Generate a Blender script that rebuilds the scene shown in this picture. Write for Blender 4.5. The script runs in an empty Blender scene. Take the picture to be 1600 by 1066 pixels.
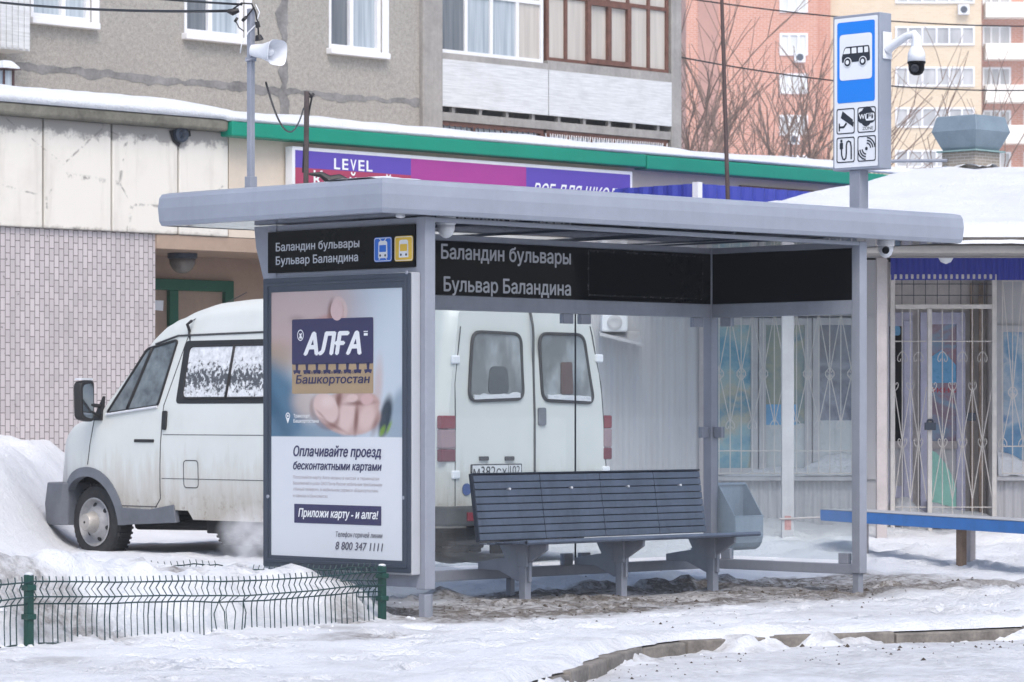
import bpy, bmesh, math, random
from mathutils import Vector, Matrix, noise
S = bpy.context.scene
R = math.radians
R2 = math.sqrt(.5)
# ---------------------------------------------------------------- camera, sky, sun, exposure
CAM = (-14.167, -14.923, 1.285); F = 5200.0; HOR = 645.0
cd = bpy.data.cameras.new('camera'); cam = bpy.data.objects.new('camera', cd); S.collection.objects.link(cam)
cam.location = CAM; cam.rotation_euler = (R(90), 0, R(-45))
cd.sensor_width = 36; cd.lens = 36*F/1600; cd.shift_y = (HOR-533)/1600
cd.clip_start = .5; cd.clip_end = 3000
cd.dof.use_dof = True; cd.dof.focus_distance = 22; cd.dof.aperture_fstop = 9
S.camera = cam
SUN_EL, SUN_AZ = 54, 238          # azimuth in degrees, counter-clockwise from +X, of the direction towards the sun
w = bpy.data.worlds.new('World'); S.world = w; w.use_nodes = True
nt = w.node_tree; bg = nt.nodes['Background']
sky = nt.nodes.new('ShaderNodeTexSky'); sky.sky_type = 'NISHITA'; sky.sun_disc = False
sky.sun_elevation = R(SUN_EL); sky.sun_rotation = R(90-SUN_AZ)
sky.air_density = 1.0; sky.dust_density = 3.0; sky.ozone_density = 1.0
nt.links.new(sky.outputs[0], bg.inputs[0]); bg.inputs[1].default_value = .108
sd = bpy.data.lights.new('sun', 'SUN'); sun = bpy.data.objects.new('sun', sd); S.collection.objects.link(sun)
sd.energy = 1.15; sd.angle = R(36); sd.color = (1, .965, .92)
sv = Vector((math.cos(R(SUN_EL))*math.cos(R(SUN_AZ)), math.cos(R(SUN_EL))*math.sin(R(SUN_AZ)), math.sin(R(SUN_EL))))
sun.rotation_euler = sv.to_track_quat('Z', 'Y').to_euler(); sun.location = sv*60
S.view_settings.view_transform = 'Standard'; S.view_settings.look = 'None'
S.view_settings.gamma = 1; S.view_settings.use_curve_mapping = False
S.view_settings.exposure = 0.98
HAZE = .00055
S.cycles.max_bounces = 8; S.cycles.volume_bounces = 2; S.cycles.transparent_max_bounces = 24
# ---------------------------------------------------------------- picture geometry
def ray(px, py):
    a = (px-800)/F
    return (R2*(1+a), R2*(1-a), (HOR-py)/F)
def hx(px, py, x):
    d = ray(px, py); t = (x-CAM[0])/d[0]; return (CAM[1]+t*d[1], CAM[2]+t*d[2])
def hy(px, py, y):
    d = ray(px, py); t = (y-CAM[1])/d[1]; return (CAM[0]+t*d[0], CAM[2]+t*d[2])
def cs(X, Y, z=0): return Vector((CAM[0]+R2*(X+Y), CAM[1]+R2*(Y-X), z))
def hd(px, py, Y): return cs((px-800)/F*Y, Y, CAM[2]+(HOR-py)/F*Y)
def tocam(x, y): a = x-CAM[0]; b = y-CAM[1]; return (R2*(a-b), R2*(a+b))
# ---------------------------------------------------------------- mesh builder
MATS = {}
def circ(cx, cy, rx, ry=None, n=24, a0=0, a1=360):
    ry = rx if ry is None else ry
    full = abs(a1-a0) >= 360
    k = n if full else n+1
    return [(cx+rx*math.cos(R(a0+(a1-a0)*i/n)), cy+ry*math.sin(R(a0+(a1-a0)*i/n))) for i in range(k)]
def rpoly(c, r, n=5):
    out = []; m = len(c)
    for i in range(m):
        p0, p, p1 = Vector(c[i-1]), Vector(c[i]), Vector(c[(i+1) % m])
        d0, d1 = (p0-p), (p1-p)
        rr = min(r, d0.length*.45, d1.length*.45); d0.normalize(); d1.normalize()
        a, b = p+d0*rr, p+d1*rr
        for k in range(n+1):
            t = k/n; q = a*(1-t)**2 + p*2*t*(1-t) + b*t*t; out.append((q.x, q.y))
    return out
def rrect(x0, y0, x1, y1, r, n=5): return rpoly([(x0, y0), (x1, y0), (x1, y1), (x0, y1)], r, n)
class Pl:                                            # a plane with 2-D axes
    def __init__(s, o, ex, ey):
        s.o = Vector(o); s.ex = Vector(ex); s.ey = Vector(ey); s.n = s.ex.cross(s.ey).normalized()
    def p(s, x, y, off=0): return s.o + s.ex*x + s.ey*y + s.n*off
FC = bpy.data.curves.new('lettering_curve', 'FONT'); FO = bpy.data.objects.new('lettering_curve', FC); S.collection.objects.link(FO)
from mathutils.geometry import delaunay_2d_cdt
def textmesh(s):                                     # outlines of the built-in face, filled by winding number
    FC.body = s; FC.size = 1; FC.resolution_u = 3; FC.fill_mode = 'NONE'
    bpy.context.view_layer.update()
    ob = FO.evaluated_get(bpy.context.evaluated_depsgraph_get()); me = ob.to_mesh()
    P = [Vector((p.co.x, p.co.y)) for p in me.vertices]; nx = {e.vertices[0]: e.vertices[1] for e in me.edges}; first = {e.vertices[0] for e in me.edges}
    adj = {}
    for e in me.edges:
        a, b = e.vertices; adj.setdefault(a, []).append(b); adj.setdefault(b, []).append(a)
    ob.to_mesh_clear()
    loops = []; seen = set()
    for v0 in sorted(adj):
        if v0 in seen: continue
        L = [v0]; seen.add(v0); cur = v0; nxt = min(adj[v0], key=lambda q: (q != v0+1, q))
        while nxt not in seen:
            L.append(nxt); seen.add(nxt); c2 = [q for q in adj[nxt] if q != cur]; cur, nxt = nxt, (c2[0] if c2 else v0)
        loops.append([P[k] for k in L])
    loops.sort(key=lambda L: min(p.x for p in L)); groups = []
    for L in loops:
        a = min(p.x for p in L); b = max(p.x for p in L)
        if groups and a < groups[-1][1]-1e-4: groups[-1][0].append(L); groups[-1][1] = max(b, groups[-1][1])
        else: groups.append([[L], b])
    V = []; Fc = []
    for Ls, _ in groups:
        vs = []; es = []
        for L in Ls:
            k = len(vs); vs += L; es += [(k+i, k+(i+1) % len(L)) for i in range(len(L))]
        ov, oe, of = delaunay_2d_cdt(vs, es, [], 0, 1e-5)[:3]; k = len(V); V += [(p.x, p.y) for p in ov]
        segs = [(L[i], L[(i+1) % len(L)]) for L in Ls for i in range(len(L))]
        for f in of:
            c = sum((ov[i] for i in f), Vector((0, 0)))/len(f); wn = 0
            for a, b in segs:
                if (a.y <= c.y) != (b.y <= c.y):
                    t = a.x+(b.x-a.x)*(c.y-a.y)/(b.y-a.y)
                    if t > c.x: wn += 1 if b.y > a.y else -1
            if wn: Fc.append(tuple(k+i for i in f))
    return V, Fc
class MB:
    def __init__(s): s.v = []; s.f = []; s.c = None
    def add(s, v, f):
        k = len(s.v); s.v += [Vector(p) for p in v]; s.f += [tuple(i+k for i in q) for q in f]; return s
    def box(s, x0, x1, y0, y1, z0, z1):
        x0, x1 = sorted((x0, x1)); y0, y1 = sorted((y0, y1)); z0, z1 = sorted((z0, z1))
        return s.add([(x0, y0, z0), (x1, y0, z0), (x1, y1, z0), (x0, y1, z0), (x0, y0, z1), (x1, y0, z1), (x1, y1, z1), (x0, y1, z1)],
                     [(3, 2, 1, 0), (4, 5, 6, 7), (0, 1, 5, 4), (1, 2, 6, 5), (2, 3, 7, 6), (3, 0, 4, 7)])
    def prism(s, p0, p1):                            # two matching loops of 3-D points, closed with caps
        n = len(p0)
        return s.add(list(p0)+list(p1), [tuple(range(n))[::-1], tuple(range(n, 2*n))] + [(i, (i+1) % n, n+(i+1) % n, n+i) for i in range(n)])
    def slab(s, pl, pts, o0, o1): return s.prism([pl.p(x, y, o0) for x, y in pts], [pl.p(x, y, o1) for x, y in pts])
    def flat(s, pl, pts, off=.002): return s.add([pl.p(x, y, off) for x, y in pts], [tuple(range(len(pts)))])
    def ring(s, pl, a, b, o0, o1=None):              # outer loop a, inner loop b, same count
        n = len(a)
        if o1 is None:
            return s.add([pl.p(x, y, o0) for x, y in a+b], [(i, (i+1) % n, n+(i+1) % n, n+i) for i in range(n)])
        s.add([pl.p(x, y, o) for o in (o0, o1) for x, y in a+b],
              [q for i in range(n) for j in [(i+1) % n] for q in ((2*n+i, 2*n+j, 3*n+j, 3*n+i), (i, n+i, n+j, j), (i, j, 2*n+j, 2*n+i), (n+i, 3*n+i, 3*n+j, n+j))])
        return s
    def ribbon(s, pl, path, wd, off=.002):
        n = len(path); L = []; Rr = []
        for i in range(n):
            a = Vector(path[max(0, i-1)]); b = Vector(path[min(n-1, i+1)]); d = (b-a).normalized()
            q = Vector((-d.y, d.x))*wd/2; p = Vector(path[i]); L.append(p+q); Rr.append(p-q)
        return s.add([pl.p(p.x, p.y, off) for p in L+Rr], [(i, n+i, n+i+1, i+1) for i in range(n-1)])
    def text(s, pl, x, y, txt, W, H, shear=0.0, bold=0.0, off=.003):   # left end of the base line, total width, cap height
        v, f = textmesh(txt)
        if not v: return s
        a = min(p[0] for p in v); b = max(p[0] for p in v)
        sx = W/(b-a); sy = H/.71
        k = 0
        for ox, oy in ((0, 0),) if not bold else ((0, 0), (bold, 0), (-bold, 0), (0, bold*.7), (0, -bold*.7)):
            s.add([pl.p(x+(p[0]+ox-a)*sx+shear*p[1]*sy, y+(p[1]+oy)*sy, off+k*.0002) for p in v], f); k += 1
        return s
    def tube(s, pts, r, n=6, cap=True):
        pts = [Vector(p) for p in pts]; m = len(pts); rr = r if isinstance(r, (list, tuple)) else [r]*m
        up = None; vs = []
        for i in range(m):
            t = (pts[min(m-1, i+1)]-pts[max(0, i-1)]).normalized()
            if up is None:
                up = Vector((0, 0, 1)) if abs(t.z) < .9 else Vector((1, 0, 0))
            a = t.cross(up)
            if a.length < 1e-6: a = t.orthogonal()
            a.normalize(); b = a.cross(t); up = b
            vs += [pts[i]+(a*math.cos(2*math.pi*k/n)+b*math.sin(2*math.pi*k/n))*rr[i] for k in range(n)]
        fs = [(i*n+k, i*n+(k+1) % n, (i+1)*n+(k+1) % n, (i+1)*n+k) for i in range(m-1) for k in range(n)]
        if cap: fs += [tuple(range(n)), tuple(range((m-1)*n, m*n))[::-1]]
        return s.add(vs, fs)
    def lathe(s, o, ax, prof, n=24, cap=True):       # prof: (radius, distance along axis)
        o = Vector(o); ax = Vector(ax).normalized(); a = ax.orthogonal().normalized(); b = ax.cross(a)
        vs = [o+ax*h+(a*math.cos(2*math.pi*k/n)+b*math.sin(2*math.pi*k/n))*r for r, h in prof for k in range(n)]
        m = len(prof)
        fs = [(i*n+k, i*n+(k+1) % n, (i+1)*n+(k+1) % n, (i+1)*n+k) for i in range(m-1) for k in range(n)]
        if cap: fs += [tuple(range(n))[::-1], tuple(range((m-1)*n, m*n))]
        return s.add(vs, fs)
    def grid(s, fn, nu, nv):
        vs = [fn(i/nu, j/nv) for j in range(nv+1) for i in range(nu+1)]
        return s.add(vs, [(j*(nu+1)+i, j*(nu+1)+i+1, (j+1)*(nu+1)+i+1, (j+1)*(nu+1)+i) for j in range(nv) for i in range(nu)])
    def build(s, name, m, parent=None, smooth=False, bevel=0, local=False, cols=None, colname='paint', label=None, fixn=True):
        me = bpy.data.meshes.new(name)
        M = Matrix.Identity(4)
        if parent is not None and not local:
            r = parent
            while r.parent: r = r.parent
            M = (Matrix.Translation(r.location) @ r.rotation_euler.to_matrix().to_4x4()).inverted()
        me.from_pydata([tuple(M @ p) for p in s.v], [], s.f); me.update()
        if fixn:
            bm = bmesh.new(); bm.from_mesh(me); bmesh.ops.recalc_face_normals(bm, faces=bm.faces); bm.to_mesh(me); bm.free()
        if cols is not None:
            at = me.color_attributes.new(colname, 'FLOAT_COLOR', 'POINT')
            for i, c in enumerate(cols): at.data[i].color = (c[0], c[1], c[2], 1)
        if smooth:
            me.polygons.foreach_set('use_smooth', [True]*len(me.polygons))
            if smooth != 'all':
                me.set_sharp_from_angle(angle=R(38))
        me.materials.append(m)
        o = bpy.data.objects.new(name, me); S.collection.objects.link(o)
        if parent is not None: o.parent = parent
        if bevel:
            b = o.modifiers.new('edge', 'BEVEL'); b.width = bevel; b.segments = 2; b.limit_method = 'ANGLE'; b.angle_limit = R(40)
        if label: o['label'] = label
        return o
def tag(o, label, cat, group=None):
    o['label'] = label; o['category'] = cat
    if group: o['group'] = group
    return o
def thing(name, label, cat, loc=(0, 0, 0), rz=0, group=None):
    o = bpy.data.objects.new(name, None); S.collection.objects.link(o); o.location = loc; o.rotation_euler = (0, 0, rz)
    o.empty_display_size = .2
    return tag(o, label, cat, group)
def structure(o, kind='structure'): o['kind'] = kind; return o
def copy_tree(o, parent=None):
    c = o.copy(); S.collection.objects.link(c); c.parent = parent
    for ch in list(o.children): copy_tree(ch, c)
    return c
def sm(t): t = max(0., min(1., t)); return t*t*(3-2*t)
def fb(x, y, s=1, o=3, z=3.7):
    r = 0; a = 1
    for k in range(o):
        r += a*noise.noise(Vector((x*s, y*s, z+k*5.1))); a *= .5; s *= 2.1
    return r
def lerp(a, b, t): return tuple(x+(y-x)*t for x, y in zip(a, b))
def interp(x, tab):
    if x <= tab[0][0]: return tab[0][1]
    for (a, p), (b, q) in zip(tab, tab[1:]):
        if x <= b: return p+(q-p)*(x-a)/(b-a)
    return tab[-1][1]
# ---------------------------------------------------------------- materials
class NT:
    def __init__(s, name):
        s.m = bpy.data.materials.new(name); s.m.use_nodes = True; s.t = s.m.node_tree; s.b = s.t.nodes['Principled BSDF']
        s.tc = s.t.nodes.new('ShaderNodeTexCoord')
    def n(s, typ, **k):
        x = s.t.nodes.new('ShaderNode'+typ)
        for a, v in k.items(): setattr(x, a, v)
        return x
    def l(s, a, b): s.t.links.new(a, b)
    def co(s, scale=(1, 1, 1), rot=(0, 0, 0), loc=(0, 0, 0)):
        mp = s.n('Mapping'); s.l(s.tc.outputs['Object'], mp.inputs[0])
        mp.inputs['Scale'].default_value = scale; mp.inputs['Rotation'].default_value = rot; mp.inputs['Location'].default_value = loc
        return mp.outputs[0]
    def noise(s, scale, detail=4, rough=.55, co=None, dist=0):
        x = s.n('TexNoise'); s.l(co or s.tc.outputs['Object'], x.inputs['Vector'])
        x.inputs['Scale'].default_value = scale; x.inputs['Detail'].default_value = detail; x.inputs['Roughness'].default_value = rough
        x.inputs['Distortion'].default_value = dist
        return x.outputs['Fac']
    def ramp(s, fac, stops, interp='LINEAR'):
        x = s.n('ValToRGB'); s.l(fac, x.inputs[0]); e = x.color_ramp; e.interpolation = interp
        while len(e.elements) < len(stops): e.elements.new(.5)
        for el, (p, c) in zip(e.elements, stops):
            el.position = p; el.color = (c if isinstance(c, (tuple, list)) else (c, c, c))[:3] + (1,) if not isinstance(c, (int, float)) else (c, c, c, 1)
        return x.outputs[0]
    def mix(s, fac, a, b, mode='MIX'):
        x = s.n('Mix', data_type='RGBA', blend_type=mode)
        for sock, v in ((x.inputs[0], fac), (x.inputs[6], a), (x.inputs[7], b)):
            if isinstance(v, bpy.types.NodeSocket): s.l(v, sock)
            elif isinstance(v, (tuple, list)): sock.default_value = tuple(v)[:3]+(1,)
            else: sock.default_value = v
        return x.outputs[2]
    def math(s, op, a, b=0.0):
        x = s.n('Math', operation=op)
        for sock, v in ((x.inputs[0], a), (x.inputs[1], b)):
            if isinstance(v, bpy.types.NodeSocket): s.l(v, sock)
            else: sock.default_value = v
        return x.outputs[0]
    def z(s):
        x = s.n('SeparateXYZ'); s.l(s.tc.outputs['Object'], x.inputs[0]); return x.outputs
    def attr(s, name):
        x = s.n('Attribute', attribute_name=name); return x.outputs['Color']
    def bump(s, h, strength=.3, dist=.01):
        x = s.n('Bump'); x.inputs['Strength'].default_value = strength; x.inputs['Distance'].default_value = dist
        s.l(h, x.inputs['Height']); s.l(x.outputs[0], s.b.inputs['Normal'])
    def set(s, col=None, rough=None, metal=None, spec=None):
        for k, v in (('Base Color', col), ('Roughness', rough), ('Metallic', metal), ('Specular IOR Level', spec)):
            if v is None: continue
            if isinstance(v, bpy.types.NodeSocket): s.l(v, s.b.inputs[k])
            elif isinstance(v, (tuple, list)): s.b.inputs[k].default_value = tuple(v)[:3]+(1,)
            else: s.b.inputs[k].default_value = v
        return s.m
def pm(name, c, rough=.55, metal=0, var=.12, scale=3.0, bump=0, bscale=40, spec=.4, streak=0):
    t = NT(name)
    n1 = t.noise(scale, 5, .6); n2 = t.noise(scale*9, 3, .6)
    f = t.math('ADD', t.math('MULTIPLY', n1, .7), t.math('MULTIPLY', n2, .3))
    lo = tuple(x*(1-var*1.6) for x in c); hi = tuple(min(1, x*(1+var*1.6)) for x in c)
    col = t.ramp(f, [(.25, lo), (.75, hi)])
    if streak:
        k = t.noise(1, 4, .6, t.co((9, 9, .5)))
        col = t.mix(t.math('MULTIPLY', t.ramp(k, [(.5, 0.), (.75, 1.)]), streak), col, tuple(x*.55 for x in c))
    r = t.ramp(n2, [(.2, max(.02, rough-.08)), (.8, min(1, rough+.08))])
    t.set(col, r, metal, spec)
    if bump: t.bump(t.noise(bscale, 4, .6), bump, .01)
    return t.m
def srgb(r, g, b):
    return tuple(((x/255)/12.92 if x/255 < .04045 else ((x/255+.055)/1.055)**2.4) for x in (r, g, b))
# ---------------------------------------------------------------- shared materials
def snow_mat(name, dirty=True, base=(.70, .725, .77)):
    t = NT(name)
    n = t.noise(1.3, 6, .62); n2 = t.noise(14, 5, .65); n3 = t.noise(3.5, 5, .7, dist=.6)
    col = t.ramp(n, [(.3, tuple(x*.90 for x in base)), (.7, base)])
    if dirty:
        d = t.attr('paint')
        sep = t.n('SeparateColor'); t.l(d, sep.inputs[0])
        speck = t.ramp(n2, [(.40, 0.), (.60, 1.)])
        k = t.math('MULTIPLY', sep.outputs[0], t.math('ADD', .60, t.math('MULTIPLY', speck, .6)))
        col = t.mix(t.math('MINIMUM', k, 1.0), col, t.ramp(t.noise(34, 7, .8), [(.36, (.078, .068, .061)), (.52, (.165, .150, .140)), (.70, (.34, .33, .325))]))
        k2 = t.math('MULTIPLY', sep.outputs[1], t.ramp(n3, [(.35, .25), (.6, 1.)]))
        col = t.mix(k2, col, t.ramp(n2, [(.3, (.33, .335, .355)), (.7, (.56, .575, .60))]))
    else:
        k = t.ramp(n3, [(.62, 0.), (.8, .25)])
        col = t.mix(k, col, (.5, .47, .43))
    t.set(col, t.ramp(n2, [(.3, .45), (.7, .8)]), 0, .25)
    hb = t.math('ADD', t.math('MULTIPLY', n2, 1.0), t.math('MULTIPLY', t.noise(42, 4, .65), .7))
    t.bump(hb, .8, .03)
    return t.m
M_SNOW = snow_mat('snow_ground')
M_CAP = snow_mat('snow_cap', False)
M_STEEL = pm('painted_grey_steel', (.27, .29, .345), .42, .0, .09, 2.5, .05, 60, streak=.22)
M_STEEL2 = pm('painted_grey_steel_roof', (.28, .31, .375), .36, .0, .07, 1.6, .04, 60, streak=.12)
M_DARKSTEEL = pm('anthracite_steel', (.045, .058, .082), .38, .1, .10, 5)
M_BLACK = pm('black_rubber', (.018, .018, .02), .6, 0, .2, 6)
M_GLOSSBLK = pm('glossy_black_sign', (.004, .0045, .006), .03, 0, .05, 3, spec=.10)
M_GASKET = pm('dark_gasket', (.02, .023, .032), .5, 0, .1, 6)
M_WHITE = pm('white_lettering', (.78, .80, .82), .5, 0, .03, 6)
M_WPLASTIC = pm('white_plastic', (.74, .76, .80), .35, 0, .05, 6)
M_CABLE = pm('black_cable', (.012, .012, .014), .5, 0, .1, 9)
def glass_mat(name, dirt=.06, refl=1.0, tint=(1, 1, 1)):
    t = NT(name); t.t.nodes.remove(t.b)
    tr = t.n('BsdfTransparent'); tr.inputs[0].default_value = tint+(1,)
    gl = t.n('BsdfGlossy'); gl.inputs['Roughness'].default_value = .02
    df = t.n('BsdfDiffuse'); df.inputs[0].default_value = (.75, .78, .82, 1)
    lw = t.n('LayerWeight'); lw.inputs[0].default_value = .5
    fr_ = t.math('ADD', .045, t.math('MULTIPLY', .95, t.math('POWER', lw.outputs['Facing'], 5.0)))
    m1 = t.n('MixShader'); m2 = t.n('MixShader')
    k = t.ramp(t.noise(1.1, 5, .6, t.co((1, 1, .35))), [(.3, dirt*.55), (.75, dirt*1.5)])
    t.l(k, m1.inputs[0]); t.l(tr.outputs[0], m1.inputs[1]); t.l(df.outputs[0], m1.inputs[2])
    t.l(t.math('MULTIPLY', fr_, refl), m2.inputs[0]); t.l(m1.outputs[0], m2.inputs[1]); t.l(gl.outputs[0], m2.inputs[2])
    t.l(m2.outputs[0], t.t.nodes['Material Output'].inputs[0]); return t.m
M_GLASS = glass_mat('shelter_glass', .115, 1.3, (.80, .865, .885))
M_WINGLASS = glass_mat('window_glass', .03, 1.0)
# ---------------------------------------------------------------- ground: snow, slush, road
KERB = [(-6.5, -3.0), (-1.6, 8.5), (-.45, 12.8), (.183, 15.87), (.50, 17.36), (.72, 18.25), (.98, 18.62), (1.456, 18.95), (2.235, 19.37), (3.05, 19.83), (6, 21.5), (14, 26.0), (60, 52)]
def kerbY(X): return interp(X, KERB)
def kerbd(X, Y):
    s_ = (kerbY(X+.12)-kerbY(X-.12))/.24; return (Y-kerbY(X))/math.sqrt(1+s_*s_)
FA = (-2.585, 17.8); FD = (.5657, .8246); FN = (-.8246, .5657)
FOOT = {}; rF = random.Random(21)
for k in range(640):
    fx = rF.uniform(-3.5, 4.6); fy = rF.uniform(15.5, 30); g = rF.gauss(0, .5) if k % 3 else rF.uniform(0, 6.3); f_ = (fx, fy, math.cos(g), math.sin(g), rF.uniform(.7, 1.7))
    for i in (-1, 0, 1):
        for j in (-1, 0, 1): FOOT.setdefault((int(math.floor(fx*2))+i, int(math.floor(fy*2))+j), []).append(f_)
def gz(X, Y):
    near = sm((Y-8)/4)*(1-sm((Y-60)/30))*(1-sm((abs(X)-12)/8))
    z = near*(.022*fb(X, Y, .7)+.015*fb(X, Y, 2.3, 3)+.007*fb(X, Y, 9, 2))
    wx = CAM[0]+R2*(X+Y); wy = CAM[1]+R2*(Y-X)
    dk = kerbd(X, Y)
    if dk < .21:                                   # road
        z = z*.8-.068-.018*sm(1-abs(dk+.95+.15*fb(X, 3, .4, 2))/.22)-.018*sm(1-abs(dk+2.3+.15*fb(X, 5, .4, 2))/.25)
        return z
    z += near*.03*sm(dk/.6)
    # footprints and scuffs
    for fx, fy, ca, sa, dp in FOOT.get((int(math.floor(X*2)), int(math.floor(Y*2))), ()):
        u = (X-fx)*ca+(Y-fy)*sa; v = -(X-fx)*sa+(Y-fy)*ca; q = (u/.16)**2+(v/.062)**2
        if q < 3: z += dp*(-.030*(1-sm((q-.5)/.7))+.010*sm((q-.7)/.5)*(1-sm((q-1.4)/1.4)))
    # fence bank
    sdn = (X-FA[0])*FN[0]+(Y-FA[1])*FN[1]; al = (X-FA[0])*FD[0]+(Y-FA[1])*FD[1]
    lim = 1-sm((al-3.22-.05*sdn)/.28)
    h0 = .40-.034*max(-3, min(3.4, al))
    back = 1-sm((Y-18.8)/6.2)*(.80+.20*sm((X+4.2)/1.5))
    bank = h0*sm((sdn+.03)/.45)*back*(1-sm((sdn-9)/3))
    lump = .10*fb(X, Y, 1.5, 3)+.075*abs(fb(X, Y, 4.2, 3))+.06*fb(X, Y, 8, 3)+.05*abs(fb(X+4, Y, 6.5, 2))
    z += lim*(bank+lump*(.12*sm((sdn+.4)/.3)+.88*sm((sdn-.05)/.3))*.8*(1-.85*sm((Y-19.5)/3)))
    # lumps in front of the van wheel
    z += .07*sm(1-abs(X+3.55)/.9)*sm(1-abs(Y-28.6)/.9)*(.7+.8*fb(X, Y, 3, 3))
    # ploughed heap at the far left
    hp = sm((-4.0-X)/1.0)*sm((Y-25.5)/7.0)*(1-sm((Y-37)/3))
    z += hp*(.97+.13*fb(X, Y, .9, 3)+.05*fb(X, Y, 4, 3))
    z += .12*sm((-4.0-X)/1.5)*sm((Y-22)/4)*(1-hp)*(1-sm((Y-37)/3))
    # snow behind the shelter and by the kiosk
    if wx > -.6 and wy > 1.52:
        z += .07*sm((wy-1.55)/.35)*(1-sm((wx-4.3)/.6))*(.6+1.2*abs(fb(X, Y, 2.2, 3)))*(1-sm((wy-4)/2))
    z += sm((X-1.0)/.8)*sm((Y-26.5)/3)*(1-sm((Y-40)/4))*(.05+.10*sm((Y-30)/3)+.09*fb(X, Y, .9, 3)+.05*fb(X, Y, 3, 3))
    z += sm((X-2.4)/.5)*(1-sm((Y-27)/2))*sm(dk/.5)*(.02+.04*fb(X, Y, 1.7, 3)+.03*fb(X, Y, 5, 3))
    # trampled slush under the shelter roof
    k = slush(wx, wy, X, Y); z += k*(-.010+.016*fb(X, Y, 3, 3)+.009*fb(X, Y, 15, 2))
    ridge = sm(1-abs(wy-1.52)/.16)*sm((wx-1.0)/.4)*(1-sm((wx-5.0)/.3)); z += ridge*max(0, .045+.09*fb(X, Y, 3.2, 3))
    return z
def slush(wx, wy, X, Y):
    e = .5*fb(X, Y, 1.1, 4)+.10*fb(X, Y, 6, 2)
    a = sm((wx+.45+e*.6)/.45)*(1-sm((wx-5.6-e)/.9))*sm((wy+1.0+e*.7)/.75)*(1-sm((wy-1.5-e*.25)/.22))
    if wx < 1.4: a *= 1-.75*sm((wy-.55+.5*e)/.35)*sm((1.3-wx)/.5)
    return a
def axis(lo, hi, step, out):
    a = []; x = lo
    while x < hi-1e-6: a.append(x); x += step
    return sorted([-v for v in out if -v < lo] + a + [hi] + [v for v in out if v > hi])
gX = axis(-7.5, 7.0, .062, (10, 14, 25, 60, 200, 900))
gY = axis(14.2, 24.6, .055, (-300,))
y0 = 24.6
while y0 < 42: y0 += .14; gY.append(y0)
gY = sorted(set([-900, -200, -40, 0, 5, 8, 10, 12, 13.2] + gY + [46, 55, 80, 150, 400, 1500]) - {300})
mb = MB(); cols = []
for Y in gY:
    for X in gX:
        z = gz(X, Y); p = cs(X, Y, z); mb.v.append(p)
        k = slush(p.x, p.y, X, Y)
        dk = kerbd(X, Y)
        road = (1-sm((dk+.05)/.1))*(1.0-.55*sm(fb(X, Y, .9, 3)*2)-.3*sm(1-abs(dk+1.3)/.25)*0)
        sdn = (X-FA[0])*FN[0]+(Y-FA[1])*FN[1]; al = (X-FA[0])*FD[0]+(Y-FA[1])*FD[1]
        dn = sm(fb(X, Y, 1.3, 4)*1.9-.12)*(.70 if -1 < sdn < 1.2 and al < 3.6 else .10)
        ridge = sm(1-abs(p.y-1.50)/.2)*sm((p.x-1.0)/.4)*(1-sm((p.x-5.0)/.3))*sm(fb(X, Y, 3.2, 3)*3)
        kd = sm(1-abs(dk+.02)/.22)*sm(fb(X, Y, 2.6, 3)*2+.3)*.55
        cols.append((max(k*(.80+.45*sm(fb(X+3, Y, 1.5, 4)*1.6+.45)), dn, ridge, kd), max(road*.8, .60*sm(fb(X+9, Y, .8, 4)*2+.1)*(dk < 4.5), .35*sm((p.y+2.2)/.4)*(1-sm((p.y+.4)/.5))*sm((p.x-2)/1)), 0))
n = len(gX)
mb.f = [(j*n+i, j*n+i+1, (j+1)*n+i+1, (j+1)*n+i) for j in range(len(gY)-1) for i in range(n-1)]
structure(mb.build('ground', M_SNOW, smooth='all', cols=cols, fixn=False))
# kerb stones
M_KERB = pm('weathered_kerb_concrete', (.175, .16, .145), .9, 0, .45, 5, .8, 30)
mb = MB(); pts = []
for (a, b), (c, d) in zip(KERB[1:], KERB[2:]):
    L = math.hypot(c-a, d-b); m = max(1, int(L/.5)) if L < 12 else 4
    pts += [(a+(c-a)*i/m, b+(d-b)*i/m) for i in range(m)]
for i in range(len(pts)-1):
    a = Vector(pts[i]); b = Vector(pts[i+1]); d = (b-a).normalized(); q = Vector((-d.y, d.x))
    def nrm_(k):
        e = (Vector(pts[min(len(pts)-1, k+1)])-Vector(pts[max(0, k-1)])).normalized(); return Vector((-e.y, e.x))
    qa, qb = nrm_(i)*.16, nrm_(i+1)*.16
    a = a+d*.006; b = b-d*.006; dz = random.Random(i).uniform(-.014, .004)
    lo = [cs(p.x, p.y, -.4) for p in (a, b, b+qb, a+qa)]
    hi = [cs(p.x, p.y, .010+dz) for p in (a, b, b+qb, a+qa)]
    mb.prism(lo, hi)
structure(mb.build('kerb', M_KERB, bevel=.012))
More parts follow.
